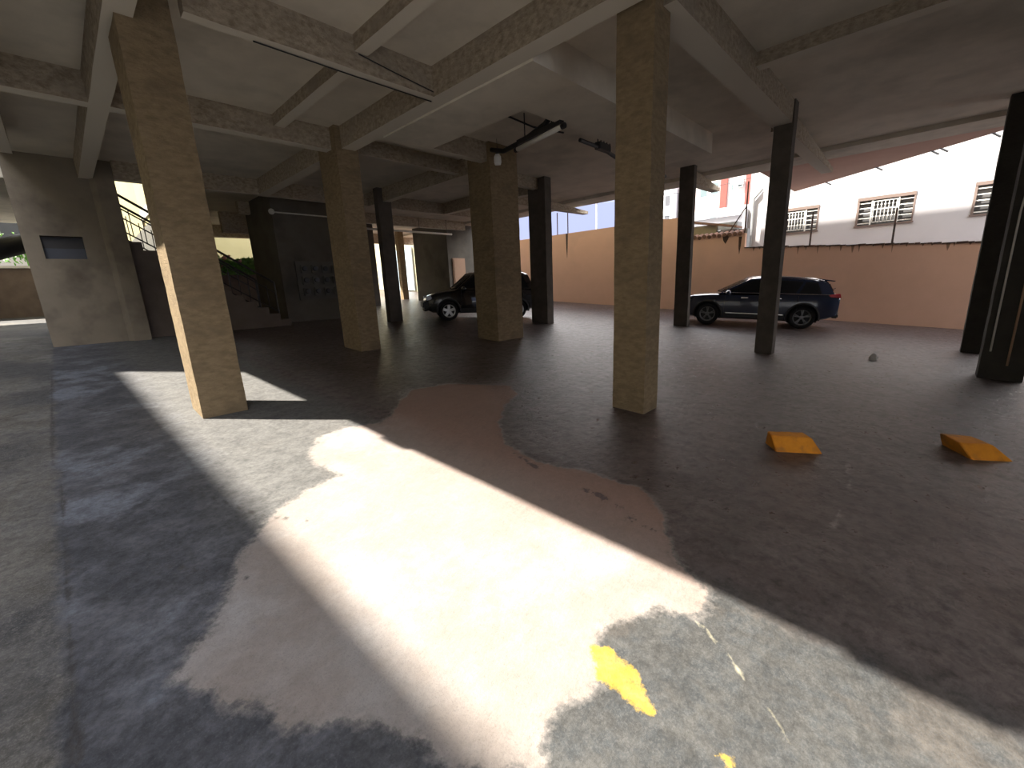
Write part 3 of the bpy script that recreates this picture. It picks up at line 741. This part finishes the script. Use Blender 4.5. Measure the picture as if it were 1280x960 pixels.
# ------------------------------------------------------------------ things behind the building on the left
# cream block wall in the sun behind the stairs
struct(MB().box((3.05, 17.6, 0.5), (3.25, 24.04, 5.06)).build('wall_garden', M['cream_warm']))
struct(MB().box((3.05, 24.05, 0.5), (3.25, 36.0, 9.0)).build('wall_garden', M['cream_warm']))
struct(MB().prism([(17.4, 0.6), (29.0, 0.6), (29.0, 4.55), (17.4, 4.75)], 'x', 2.86, 3.02).build('wall_block', M['block_grey']))  # dark brick-patterned sheet with sloping top, set before the cream wall
struct(MB().box((3.3, 30.0, 0.8), (13.0, 30.3, 7.5)).build('wall_garden', M['cream_pale']))
# planter wall with hedge
struct(MB().box((3.4, 21.4, 0.8), (8.6, 21.6, 2.75)).build('wall_planter', M['planter']))
def hedge():
    t = MB(); rnd = random.Random(3)
    for k in range(6500):
        x = rnd.uniform(3.6, 8.5); h = 0.75 + 0.35*noise.noise(Vector((x*1.1, 0, 3)))
        c = Vector((x, rnd.uniform(21.78, 22.5), 2.45 + rnd.random()**0.8*(h+0.25)))
        a = Vector((rnd.uniform(-1,1), rnd.uniform(-1,1), rnd.uniform(-0.3,1))).normalized(); b = a.orthogonal().normalized()
        s = rnd.uniform(0.07, 0.16)
        t.quad([c - b*s*0.35, c + a*s, c + b*s*0.35, c - a*s*0.6])
    return t
t = thing('hedge', (6.0, 22.0, 2.4), 'green hedge with pink blooms behind the stair railing', 'hedge')
hedge().build('foliage', M['leaf'], t, fix=False)
rnd = random.Random(9)
for k in range(14):
    MB().sphere((rnd.uniform(4.0, 6.0), rnd.uniform(21.74, 22.1), rnd.uniform(3.1, 3.75)), rnd.uniform(0.05, 0.10), 8, 6, (1, 1, 0.8)).build('bloom', M['bloom'], t, smooth=True)
b = MB()
for k in range(26):
    x = 3.6 + k*0.19
    b.tube([(x, 22.0, 2.2), (x+rnd.uniform(-.1,.1), 22.0+rnd.uniform(-.2,.2), 3.1)], 0.015, 5)
b.build('stems', M['planter'], t)
# pale blue sheet painted in for the bluish shadow in the sunlit passage
t = thing('passage_gate', (19.3, 30, fz(19.3, 30)), 'pale blue sheet metal gate folded against the cream wall in the sunlit passage', 'gate')
MB().box((19.30, 28.9, 1.75), (19.36, 31.2, 4.9)).build('sheet', M['gate_blue'], t)
MB().tube([(19.32, 28.82, 1.7), (19.32, 28.82, 5.0)], 0.05, 8).build('hinge_post', M['grey_roof'], t)
# left far yard
struct(MB().box((-4.5, 24.0, 1.0), (0.6, 24.25, 3.2)).build('wall_yard', M['planter']))
struct(MB().box((-4.6, 23.95, 3.2), (0.6, 24.3, 3.28)).build('wall_yard', M['white_metal']))
t = thing('neighbour_shed', (-2, 31, 0), 'blue-grey sheet clad shed with red roof edge at the far left', 'shed')
MB().box((-6, 30.0, 1.0), (0.5, 33, 7.1)).build('wall', M['blue_grey'], t)
MB().box((-6.2, 29.8, 7.1), (0.6, 33.2, 7.45)).build('roof_edge', M['red_brick'], t)
MB().box((-6, 29.9, 3.4), (0.5, 30.0, 4.7)).build('pale_band', M['white_wall'], t)
o = MB().tube([(-2.2, 18.9, 2.95), (-0.32, 18.9, 3.62)], 0.26, 16).build('rain_pipe', M['cable'], smooth=True)
tag(o, 'thick dark pipe slanting out behind the left plaster wall', 'pipe')
b = MB(); rnd = random.Random(12)
for k in range(500):
    c = Vector((rnd.gauss(-0.55, 0.35), rnd.gauss(25.2, 0.2), rnd.gauss(4.0, 0.25)))
    a = Vector((rnd.uniform(-1,1), rnd.uniform(-1,1), rnd.uniform(-1,1))).normalized(); d = a.orthogonal().normalized(); s = rnd.uniform(0.05, 0.12)
    b.quad([c - d*s*0.4, c + a*s, c + d*s*0.4, c - a*s])
b.tube([(-0.55, 25.2, 1.4), (-0.55, 25.2, 4.0)], 0.03, 6)
o = b.build('shrub', M['leaf'], fix=False); tag(o, 'small green shrub peeping past the left plaster wall', 'shrub')
# tall neighbour that shades the drive (its roof line makes the soft shadow edge)
struct(MB().box((-9.0, -20.0, -2.0), (-6.5, 25.0, 13.0)).build('wall_neighbour', M['neighbour']))
# ground outside
struct(MB().box((24.0, -30, -1.2), (70, 60, -1.0)).build('ground', M['grey_roof']))
struct(MB().box((-60, -60, -3.2), (90, 90, -3.0)).build('ground', M['grey_roof']))

# ------------------------------------------------------------------ cars
def interp(tab, x):
    if x <= tab[0][0]: return tab[0][1]
    for (a, va), (b, vb) in zip(tab, tab[1:]):
        if x <= b: return va + (vb-va)*(x-a)/(b-a)
    return tab[-1][1]

def car(name, loc, rz, label, P):
    root = thing(name, loc, label, 'car', None, rz, world=False)
    root.rotation_euler = (0, 0, rz)
    L, Wd = P['L'], P['W']/2
    # ---- lower body: x from -L/2 (tail) to L/2 (nose)
    n = 34
    bm = bmesh.new(); rings = []
    for i in range(n+1):
        x = -L/2 + L*i/n
        top = interp(P['top'], x); lo = interp(P['low'], x); w = Wd*interp(P['plan'], x)
        h = top - lo
        half = [(0, lo), (0.80*w, lo), (0.95*w, lo+0.05), (0.985*w, lo+0.30*h), (1.0*w, lo+0.52*h), (0.985*w, lo+0.80*h), (0.93*w, top-0.03), (0.86*w, top), (0.5*w, top+0.025), (0, top+0.035)]
        ring = [bm.verts.new((x, y, z)) for y, z in half] + [bm.verts.new((x, -y, z)) for y, z in reversed(half[1:-1])]
        rings.append(ring)
    m = len(rings[0])
    for A, B in zip(rings, rings[1:]):
        for k in range(m): bm.faces.new([A[k], B[k], B[(k+1) % m], A[(k+1) % m]])
    bm.faces.new(rings[0]); bm.faces.new(list(reversed(rings[-1])))
    # ---- greenhouse
    lev = [0.0, 0.25, 0.5, 0.75, 0.92, 1.0]
    z0, z1 = P['belt'], P['roof']
    def gh(t):
        e = t**1.0
        xf = P['gf'][0] + (P['gf'][1]-P['gf'][0])*e - (0.06*(t > 0.95))
        xr = P['gr'][0] + (P['gr'][1]-P['gr'][0])*e + (0.04*(t > 0.95))
        w = Wd*(P['gw'][0] + (P['gw'][1]-P['gw'][0])*t) - (0.05*(t > 0.95))
        return xf, xr, w, z0 + (z1-z0)*t
    bow = 0.16
    def drop(v):
        k = min(1, max(0, (-v.x - 0.1)/1.9))
        v.z -= P.get('droop', 0)*k*k*min(1, max(0, (v.z - z0)/(z1 - z0)))
        return v
    def front(t, s):                                              # s in -1..1 across
        xf, xr, w, z = gh(t); return drop(Vector((xf - bow*s*s, s*w, z + 0.05*(1-s*s)*(t > 0.9))))
    def rear(t, s):
        xf, xr, w, z = gh(t); return drop(Vector((xr + 0.10*s*s, s*w, z + 0.02*(1-s*s)*(t > 0.9))))
    def side(t, u, sg=1):                                         # u 0 rear .. 1 front
        xf, xr, w, z = gh(t); x0 = xr+0.10; x1 = xf-bow
        k = 1 + 0.018*math.sin(PI*u)
        zz = z + (0.045*math.sin(PI*min(1, max(0, u))) if t > 0.9 else 0.0)*P.get('crown', 1)
        return drop(Vector((x0 + (x1-x0)*u, sg*w*k, zz)))
    NS, NF = 12, 6
    G = []
    for t in lev:
        pts = [front(t, 1 - 2*k/NF) for k in range(NF+1)][0:]      # left to right across the front
        pts += [side(t, 1 - k/NS, -1) for k in range(1, NS)]
        pts += [rear(t, -1 + 2*k/NF) for k in range(NF+1)]
        pts += [side(t, k/NS, 1) for k in range(1, NS)]
        G.append([bm.verts.new(p) for p in pts])
    for A, B in zip(G, G[1:]):
        for k in range(len(A)): bm.faces.new([A[k], A[(k+1) % len(A)], B[(k+1) % len(A)], B[k]])
    # roof: rows across
    topv = G[-1]; N = len(topv)
    cz = z1 + 0.075
    xf, xr, w, z = gh(1.0)
    inner = []
    for v in topv:
        inner.append(bm.verts.new(drop(Vector((xr + (xf-xr)*0.5 + (v.co.x-(xf+xr)/2)*0.72, v.co.y*0.7, cz)))))
    for k in range(N): bm.faces.new([topv[k], topv[(k+1) % N], inner[(k+1) % N], inner[k]])
    bm.faces.new(inner)
    bm.faces.new(list(reversed(G[0])))
    bmesh.ops.recalc_face_normals(bm, faces=bm.faces)
    me = bpy.data.meshes.new('body'); bm.to_mesh(me); bm.free()
    for p in me.polygons: p.use_smooth = True
    me.materials.append(P['paint'])
    body = bpy.data.objects.new('body', me); COL.objects.link(body); body.parent = root
    # wheel arches cut out of the body
    R = P['R']; tr = P['track']/2
    cut = MB()
    for ax in P['axles']:
        for s in (-1, 1):
            cut.lathe([(0, -0.26), (R+0.055, -0.26), (R+0.055, 0.30), (0, 0.30)], (ax, s*(tr), R), 'y', 40)
    co = cut.build('cut', P['paint'])
    co.matrix_world = root_matrix(root); 
    co.parent = root; co.matrix_parent_inverse = Matrix.Identity(4); co.matrix_basis = Matrix.Identity(4)
    md = body.modifiers.new('b', 'BOOLEAN'); md.object = co; md.operation = 'DIFFERENCE'; md.solver = 'EXACT'; md.use_self = True
    bpy.context.view_layer.update()
    dg = bpy.context.evaluated_depsgraph_get()
    nm = bpy.data.meshes.new_from_object(body.evaluated_get(dg))
    if len(nm.polygons) > 200:
        body.modifiers.clear(); body.data = nm
        nm.materials.clear(); nm.materials.append(P['paint'])
        for p in nm.polygons: p.material_index = 0; p.use_smooth = True
        nm.set_sharp_from_angle(angle=math.radians(38))
    else:
        body.modifiers.clear()
    bpy.data.objects.remove(co, do_unlink=True)
    # ---- glass
    def panel(fn, us, ts, nu, nt_, off, nm_, m):
        t_ = MB(); g = []
        for j in range(nt_+1):
            row = []
            for i in range(nu+1):
                row.append(t_.bm.verts.new(fn(ts[0] + (ts[1]-ts[0])*j/nt_, us(j/nt_)[0] + (us(j/nt_)[1]-us(j/nt_)[0])*i/nu) + off))
            g.append(row)
        for j in range(nt_):
            for i in range(nu): t_.bm.faces.new([g[j][i], g[j][i+1], g[j+1][i+1], g[j+1][i]])
        bmesh.ops.solidify(t_.bm, geom=list(t_.bm.faces), thickness=0.006)
        return t_.build(nm_, m, root, smooth=False)
    panel(front, lambda v: (-0.90, 0.90), (0.10, 0.88), 8, 5, Vector((0.014, 0, 0.008)), 'windscreen', M['glass'])
    panel(rear, lambda v: (-0.84, 0.84), (P.get('rw', 0.28), 0.86), 6, 4, Vector((-0.014, 0, 0.006)), 'rear_window', P.get('rear_glass', M['glass']))
    for sg in (1, -1):
        for (ua, ub, va, vb) in P['windows']:                     # lower and upper u ranges
            panel(lambda t, u, sg=sg: side(t, u, sg), lambda v, a=(ua, ub), b=(va, vb): (a[0]+(b[0]-a[0])*v, a[1]+(b[1]-a[1])*v), (0.10, 0.86), 6, 4, Vector((0, 0.012*sg, 0)), 'side_window', M['glass'])
    # ---- wheels
    for ax in P['axles']:
        for s in (1, -1):
            c = Vector((ax, s*(tr-0.02), R))
            wt = 0.11
            ty = MB().lathe([(R*0.66, -wt*0.9), (R*0.9, -wt), (R*0.985, -wt*0.75), (R, 0), (R*0.985, wt*0.75), (R*0.9, wt), (R*0.66, wt*0.9), (R*0.64, 0), (R*0.66, -wt*0.9)], c, 'y', 36).build('wheel', M['rubber'], root, smooth=True)
            rim = MB()
            rim.lathe([(R*0.67, -0.06*s), (R*0.67, wt*0.92*s), (R*0.60, wt*0.86*s), (R*0.59, -0.02*s)], c, 'y', 36)
            rim.lathe([(0, wt*0.80*s), (R*0.15, wt*0.78*s), (R*0.17, wt*0.3*s), (0, wt*0.3*s)], c, 'y', 20)
            for k in range(P['spokes']):
                a = 2*PI*k/P['spokes'] + 0.3
                for da in P['split']:
                    d = Vector((math.cos(a), 0, math.sin(a))); e = Vector((math.cos(a+da), 0, math.sin(a+da))); q = Vector((0, s*wt*0.62, 0))
                    p0 = c + d*R*0.08 + q; p1 = c + e*R*0.62 + q
                    dr = (p1-p0); sidev = dr.cross(Vector((0, 1, 0)))
                    rim.obox((p0+p1)/2, dr, sidev, (0, 1, 0), dr.length/2, P['spw'], 0.016)
            rim.build('rim', P.get('rim', M['alloy']), ty)
            MB().lathe([(0, -0.03*s), (R*0.6, -0.03*s), (R*0.6, -0.05*s), (0, -0.05*s)], c, 'y', 24).build('brake_disc', M['clad'], ty)
        MB().tube([(ax, -tr+0.1, R), (ax, tr-0.1, R)], R*0.30, 10).build('axle', M['clad'], root)
    # dark wheel wells
    for ax in P['axles']:
        for s in (1, -1):
            t_ = MB()
            t_.lathe([(0, s*(tr-0.25)), (R+0.05, s*(tr-0.25)), (R+0.05, s*(tr+0.05))], (ax, 0, R), 'y', 32)
            bmesh.ops.delete(t_.bm, geom=[v for v in t_.bm.verts if v.co.z < 0.2], context='VERTS')
            t_.build('wheel_well', M['clad'], root)
    P['extra'](root, side, front, rear, gh, Wd)
    return root

def root_matrix(r):
    return Matrix.Translation(r.location) @ Matrix.Rotation(r.rotation_euler.z, 4, 'Z')

def arch_trim(root, ax, R, y, r_out, m, s):
    t = MB(); n = 22; A = []
    for k in range(n+1):
        a = PI*(-0.06 + 1.12*k/n)
        for r in (R+0.05, r_out): A.append((ax + math.cos(a)*r, R + math.sin(a)*r))
    for k in range(n):
        i = 2*k
        t.hexa([(A[i][0], y-0.05*s, A[i][1]), (A[i+1][0], y-0.05*s, A[i+1][1]), (A[i+3][0], y-0.05*s, A[i+3][1]), (A[i+2][0], y-0.05*s, A[i+2][1])],
               [(A[i][0], y+0.012*s, A[i][1]), (A[i+1][0], y+0.004*s, A[i+1][1]), (A[i+3][0], y+0.004*s, A[i+3][1]), (A[i+2][0], y+0.012*s, A[i+2][1])])
    return t.build('arch_trim', m, root)

# blue-black crossover
def suv_extra(root, side, front, rear, gh, Wd):
    for s in (1, -1):
        for ax in (1.335, -1.335): arch_trim(root, ax, 0.36, s*(Wd-0.005), 0.455, M['clad'], s)
        MB().box((-0.86, s*(Wd-0.035)-0.03, 0.27), (0.86, s*(Wd-0.035)+0.03, 0.44)).build('sill_cladding', M['clad'], root, bevel=0.01)
        MB().box((-0.82, s*(Wd+0.002)-0.012, 0.405), (0.80, s*(Wd+0.002)+0.012, 0.435)).build('sill_strip', M['chrome'], root, bevel=0.004)
        # bright line under and over the side glass
        MB().tube([side(0.05, u, s)+Vector((0, 0.016*s, 0)) for u in (0.04, 0.3, 0.6, 0.9, 0.98)], 0.011, 6).build('belt_trim', M['chrome'], root)
        MB().tube([side(0.985, u, s)+Vector((0, 0.035*s, 0.015)) for u in (0.03, 0.12, 0.3, 0.5, 0.7, 0.88)] , 0.018, 8).build('roof_rail', M['chrome'], root)
        for x in (0.30, -0.62):
            MB().box((x-0.10, s*(Wd*0.99)-0.02, 0.90), (x+0.10, s*(Wd*0.99)+0.022, 0.93)).build('door_handle', M['chrome'], root, bevel=0.006)
        mr = MB().sphere((0.78, s*(Wd+0.10), 1.06), 0.11, 14, 10, (0.8, 1.1, 0.75)).build('wing_mirror', P_suv['paint'], root, smooth=True)
        MB().tube([(0.82, s*(Wd-0.08), 1.02), (0.79, s*(Wd+0.08), 1.04)], 0.025, 6).build('stalk', M['clad'], mr)
        MB().prism([(1.86, 0.80), (2.10, 0.70), (2.16, 0.76), (1.98, 0.86)], 'y', s*(Wd*0.80)-0.04, s*(Wd*0.80)+0.13*1).build('headlight', M['head'], root, bevel=0.01)
        lamp = MB().prism([(-2.24, 0.97), (-1.98, 0.99), (-1.90, 1.06), (-2.20, 1.10)], 'y', s*(Wd*0.80)-0.10, s*(Wd*0.80)+0.125).build('tail_light', M['tail'], root, bevel=0.012)
    MB().box((-2.24, -0.62, 1.00), (-2.16, 0.62, 1.08)).build('tail_panel', M['clad'], root, bevel=0.01)
    MB().hexa([(-2.05, -0.56, 1.445), (-1.72, -0.60, 1.47), (-1.72, 0.60, 1.47), (-2.05, 0.56, 1.445)], [(-2.08, -0.56, 1.47), (-1.66, -0.60, 1.53), (-1.66, 0.60, 1.53), (-2.08, 0.56, 1.47)]).build('roof_spoiler', P_suv['paint'], root, bevel=0.006)
    MB().box((-2.275, -0.70, 0.36), (-2.10, 0.70, 0.50)).build('rear_bumper', M['clad'], root, bevel=0.03)
    MB().box((-2.29, -0.60, 0.49), (-2.20, 0.60, 0.525)).build('bumper_strip', M['chrome'], root, bevel=0.008)
    pl = MB().box((-2.275, -0.26, 0.76), (-2.235, 0.26, 0.89)).build('licence_plate', M['plate'], root, bevel=0.004)
    MB().box((-2.279, -0.25, 0.862), (-2.274, 0.25, 0.885)).build('plate_band', M['blue_grey'], pl)
    MB().tube([(-2.16, 0.0, 1.20), (-2.14, 0.34, 1.24)], 0.012, 6).build('wiper', M['clad'], root)
    MB().box((2.16, -0.52, 0.40), (2.235, 0.52, 0.74)).build('grille', M['clad'], root, bevel=0.02)
    for x in (0.86, -0.22, -1.16):
        for s in (1, -1):
            MB().box((x-0.004, s*Wd*0.985-0.012, 0.46), (x+0.004, s*Wd*0.985+0.012, 1.0)).build('door_gap', M['clad'], root)
P_suv = dict(L=4.45, W=1.84, belt=1.04, roof=1.54, paint=M['blue_black'], R=0.36, track=1.60, axles=(1.335, -1.335), spokes=5, split=(-0.13, 0.13), spw=0.013, rim=M['dark_alloy'],
    top=[(-2.225, 1.04), (-2.15, 1.09), (-1.7, 1.09), (0.0, 1.03), (0.9, 1.02), (1.3, 1.01), (1.8, 0.96), (2.08, 0.88), (2.225, 0.74)],
    low=[(-2.225, 0.42), (-1.9, 0.30), (-1.2, 0.22), (1.3, 0.22), (1.95, 0.26), (2.225, 0.36)],
    plan=[(-2.225, 0.88), (-2.1, 0.95), (-1.7, 0.99), (-1.2, 1.0), (1.3, 1.0), (1.8, 0.95), (2.05, 0.85), (2.225, 0.66)],
    droop=0.11, gf=(1.20, 0.26), gr=(-2.18, -1.97), gw=(0.93, 0.72), rw=0.30,
    windows=[(0.66, 0.96, 0.60, 0.93), (0.33, 0.635, 0.30, 0.58), (0.10, 0.30, 0.13, 0.27)], extra=suv_extra, rear_glass=M['glass'])

# black compact with spare-wheel style tall hatch
def hatch_extra(root, side, front, rear, gh, Wd):
    for s in (1, -1):
        for ax in (1.245, -1.245): arch_trim(root, ax, 0.335, s*(Wd-0.005), 0.43, M['clad'], s)
        MB().box((-0.82, s*(Wd-0.04)-0.03, 0.26), (0.82, s*(Wd-0.04)+0.03, 0.42)).build('sill_cladding', M['clad'], root, bevel=0.01)
        for x in (0.02, -0.86):
            MB().box((x-0.13, s*Wd*0.99-0.02, 0.93), (x+0.11, s*Wd*0.99+0.028, 0.985)).build('door_handle', M['chrome'], root, bevel=0.012)
        mr = MB().sphere((0.72, s*(Wd+0.09), 1.08), 0.11, 14, 10, (0.75, 1.05, 0.8)).build('wing_mirror', M['black_paint'], root, smooth=True)
        MB().tube([(0.76, s*(Wd-0.08), 1.03), (0.73, s*(Wd+0.06), 1.06)], 0.025, 6).build('stalk', M['clad'], mr)
        MB().tube([side(0.99, u, s)+Vector((0, -0.03*s, 0.05)) for u in (0.06, 0.2, 0.5, 0.8, 0.95)], 0.018, 8).build('roof_rail', M['chrome'], root)
        MB().prism([(1.78, 0.74), (2.0, 0.70), (2.02, 0.84), (1.86, 0.88)], 'y', s*(Wd*0.80)-0.05, s*(Wd*0.80)+0.07).build('headlight', M['head'], root, bevel=0.01)
        MB().prism([(-2.0, 0.86), (-1.88, 0.86), (-1.84, 1.16), (-1.94, 1.16)], 'y', s*(Wd*0.86)-0.05, s*(Wd*0.86)+0.05).build('tail_light', M['tail'], root, bevel=0.012)
        for x in (0.80, -0.20, -1.02):
            MB().box((x-0.004, s*Wd*0.985-0.012, 0.45), (x+0.004, s*Wd*0.985+0.012, 1.02)).build('door_gap', M['clad'], root)
    MB().box((1.86, -0.74, 0.42), (2.13, 0.74, 0.68)).build('front_bumper', M['clad'], root, bevel=0.05)
    MB().tube([(1.9, 0.62, 0.40), (2.05, 0.55, 0.36), (2.05, -0.55, 0.36), (1.9, -0.62, 0.40)], 0.035, 10).build('bull_bar', M['clad'], root, smooth=True)
    MB().box((-2.11, -0.70, 0.40), (-1.92, 0.70, 0.60)).build('rear_bumper', M['clad'], root, bevel=0.04)
P_hatch = dict(L=4.05, W=1.73, belt=1.04, roof=1.61, paint=M['black_paint'], R=0.335, track=1.50, axles=(1.245, -1.245), spokes=5, split=(0.0,), spw=0.045,
    top=[(-2.025, 0.90), (-1.95, 1.03), (-1.5, 1.07), (0.0, 1.05), (0.85, 1.05), (1.25, 1.02), (1.65, 0.95), (1.90, 0.84), (2.025, 0.72)],
    low=[(-2.025, 0.42), (-1.8, 0.32), (-1.2, 0.24), (1.2, 0.24), (1.8, 0.28), (2.025, 0.40)],
    plan=[(-2.025, 0.84), (-1.9, 0.92), (-1.5, 0.985), (-1.0, 1.0), (1.2, 1.0), (1.7, 0.95), (1.92, 0.86), (2.025, 0.74)],
    gf=(1.14, 0.46), gr=(-1.98, -1.74), gw=(0.93, 0.76), rw=0.15,
    windows=[(0.62, 0.97, 0.60, 0.95), (0.32, 0.595, 0.31, 0.575), (0.07, 0.29, 0.10, 0.28)], extra=hatch_extra)

def place_car(front_contact, rear_contact, half_track):
    """centre and heading from where the left wheels stand"""
    f = Vector(front_contact); r = Vector(rear_contact)
    d = (f - r).normalized(); rt = Vector((d.y, -d.x))
    c = (f + r)/2 + rt*half_track
    return c, math.atan2(d.y, d.x)
c, a = place_car((14.86, 5.16), (15.66, 2.62), 0.88)
o = car('crossover_car', (c.x, c.y, fz(c.x, c.y)), a, 'blue-black crossover car parked by the peach wall behind a dark pillar', P_suv)
o.rotation_euler = (0, -math.atan(0.06*math.sin(a)), a)
c, a = place_car((9.29, 11.87), (11.37, 10.6), 0.83)
o = car('hatchback_car', (c.x, c.y, fz(c.x, c.y)), a, 'black tall hatchback parked behind the wide brown pillar', P_hatch)
o.rotation_euler = (0, -math.atan(0.06*math.sin(a)), a)

# ------------------------------------------------------------------ light
sun_dir = Vector((0.681, -0.732, -1.204)).normalized()
sl = bpy.data.lights.new('sun', 'SUN'); sl.energy = 13.0; sl.angle = math.radians(0.8); sl.color = (1.0, 0.93, 0.82)
so = bpy.data.objects.new('sun', sl); COL.objects.link(so)
so.rotation_euler = sun_dir.to_track_quat('-Z', 'Y').to_euler(); so.location = (-20, 20, 30)
w = bpy.data.worlds.new('World'); SC.world = w; w.use_nodes = True
nt = w.node_tree; bg = nt.nodes['Background']
tc = nt.nodes.new('ShaderNodeTexCoord'); sp = nt.nodes.new('ShaderNodeSeparateXYZ'); nt.links.new(tc.outputs['Generated'], sp.inputs[0])
rp = nt.nodes.new('ShaderNodeValToRGB'); nt.links.new(sp.outputs['Z'], rp.inputs['Fac'])
rp.color_ramp.elements[0].position = 0.0; rp.color_ramp.elements[0].color = (0.36, 0.40, 0.62, 1)
rp.color_ramp.elements[1].position = 0.95; rp.color_ramp.elements[1].color = (0.80, 0.90, 1.20, 1)
for ps, c in ((0.16, (0.38, 0.42, 0.64)), (0.30, (4.6, 4.5, 4.5)), (0.60, (4.2, 4.2, 4.3)), (0.84, (1.2, 1.3, 1.6))):  # bright mid-height band added to the sky to light the court
    e = rp.color_ramp.elements.new(ps); e.color = (*c, 1)
nt.links.new(rp.outputs['Color'], bg.inputs['Color']); bg.inputs['Strength'].default_value = 1.0

# ------------------------------------------------------------------ camera
cam = bpy.data.cameras.new('camera'); co = bpy.data.objects.new('camera', cam); COL.objects.link(co)
cam.sensor_fit = 'HORIZONTAL'; cam.sensor_width = 36.0; cam.lens = 527.0909*36.0/1280.0; cam.clip_start = 0.05; cam.clip_end = 500
r = Vector((0.68772138, -0.72462354, -0.04427227)); u = Vector((0.19591876, 0.12652937, 0.97242283)); f = Vector((0.69903873, 0.67742973, -0.22898429))
co.matrix_world = Matrix(((r.x, u.x, -f.x, 0), (r.y, u.y, -f.y, 0), (r.z, u.z, -f.z, 1.82), (0, 0, 0, 1)))
SC.camera = co
SC.view_settings.view_transform = 'Standard'; SC.view_settings.look = 'None'
SC.view_settings.gamma = 1.0; SC.view_settings.use_curve_mapping = False
SC.view_settings.exposure = 0.78
SC.cycles.max_bounces = 12; SC.cycles.diffuse_bounces = 8
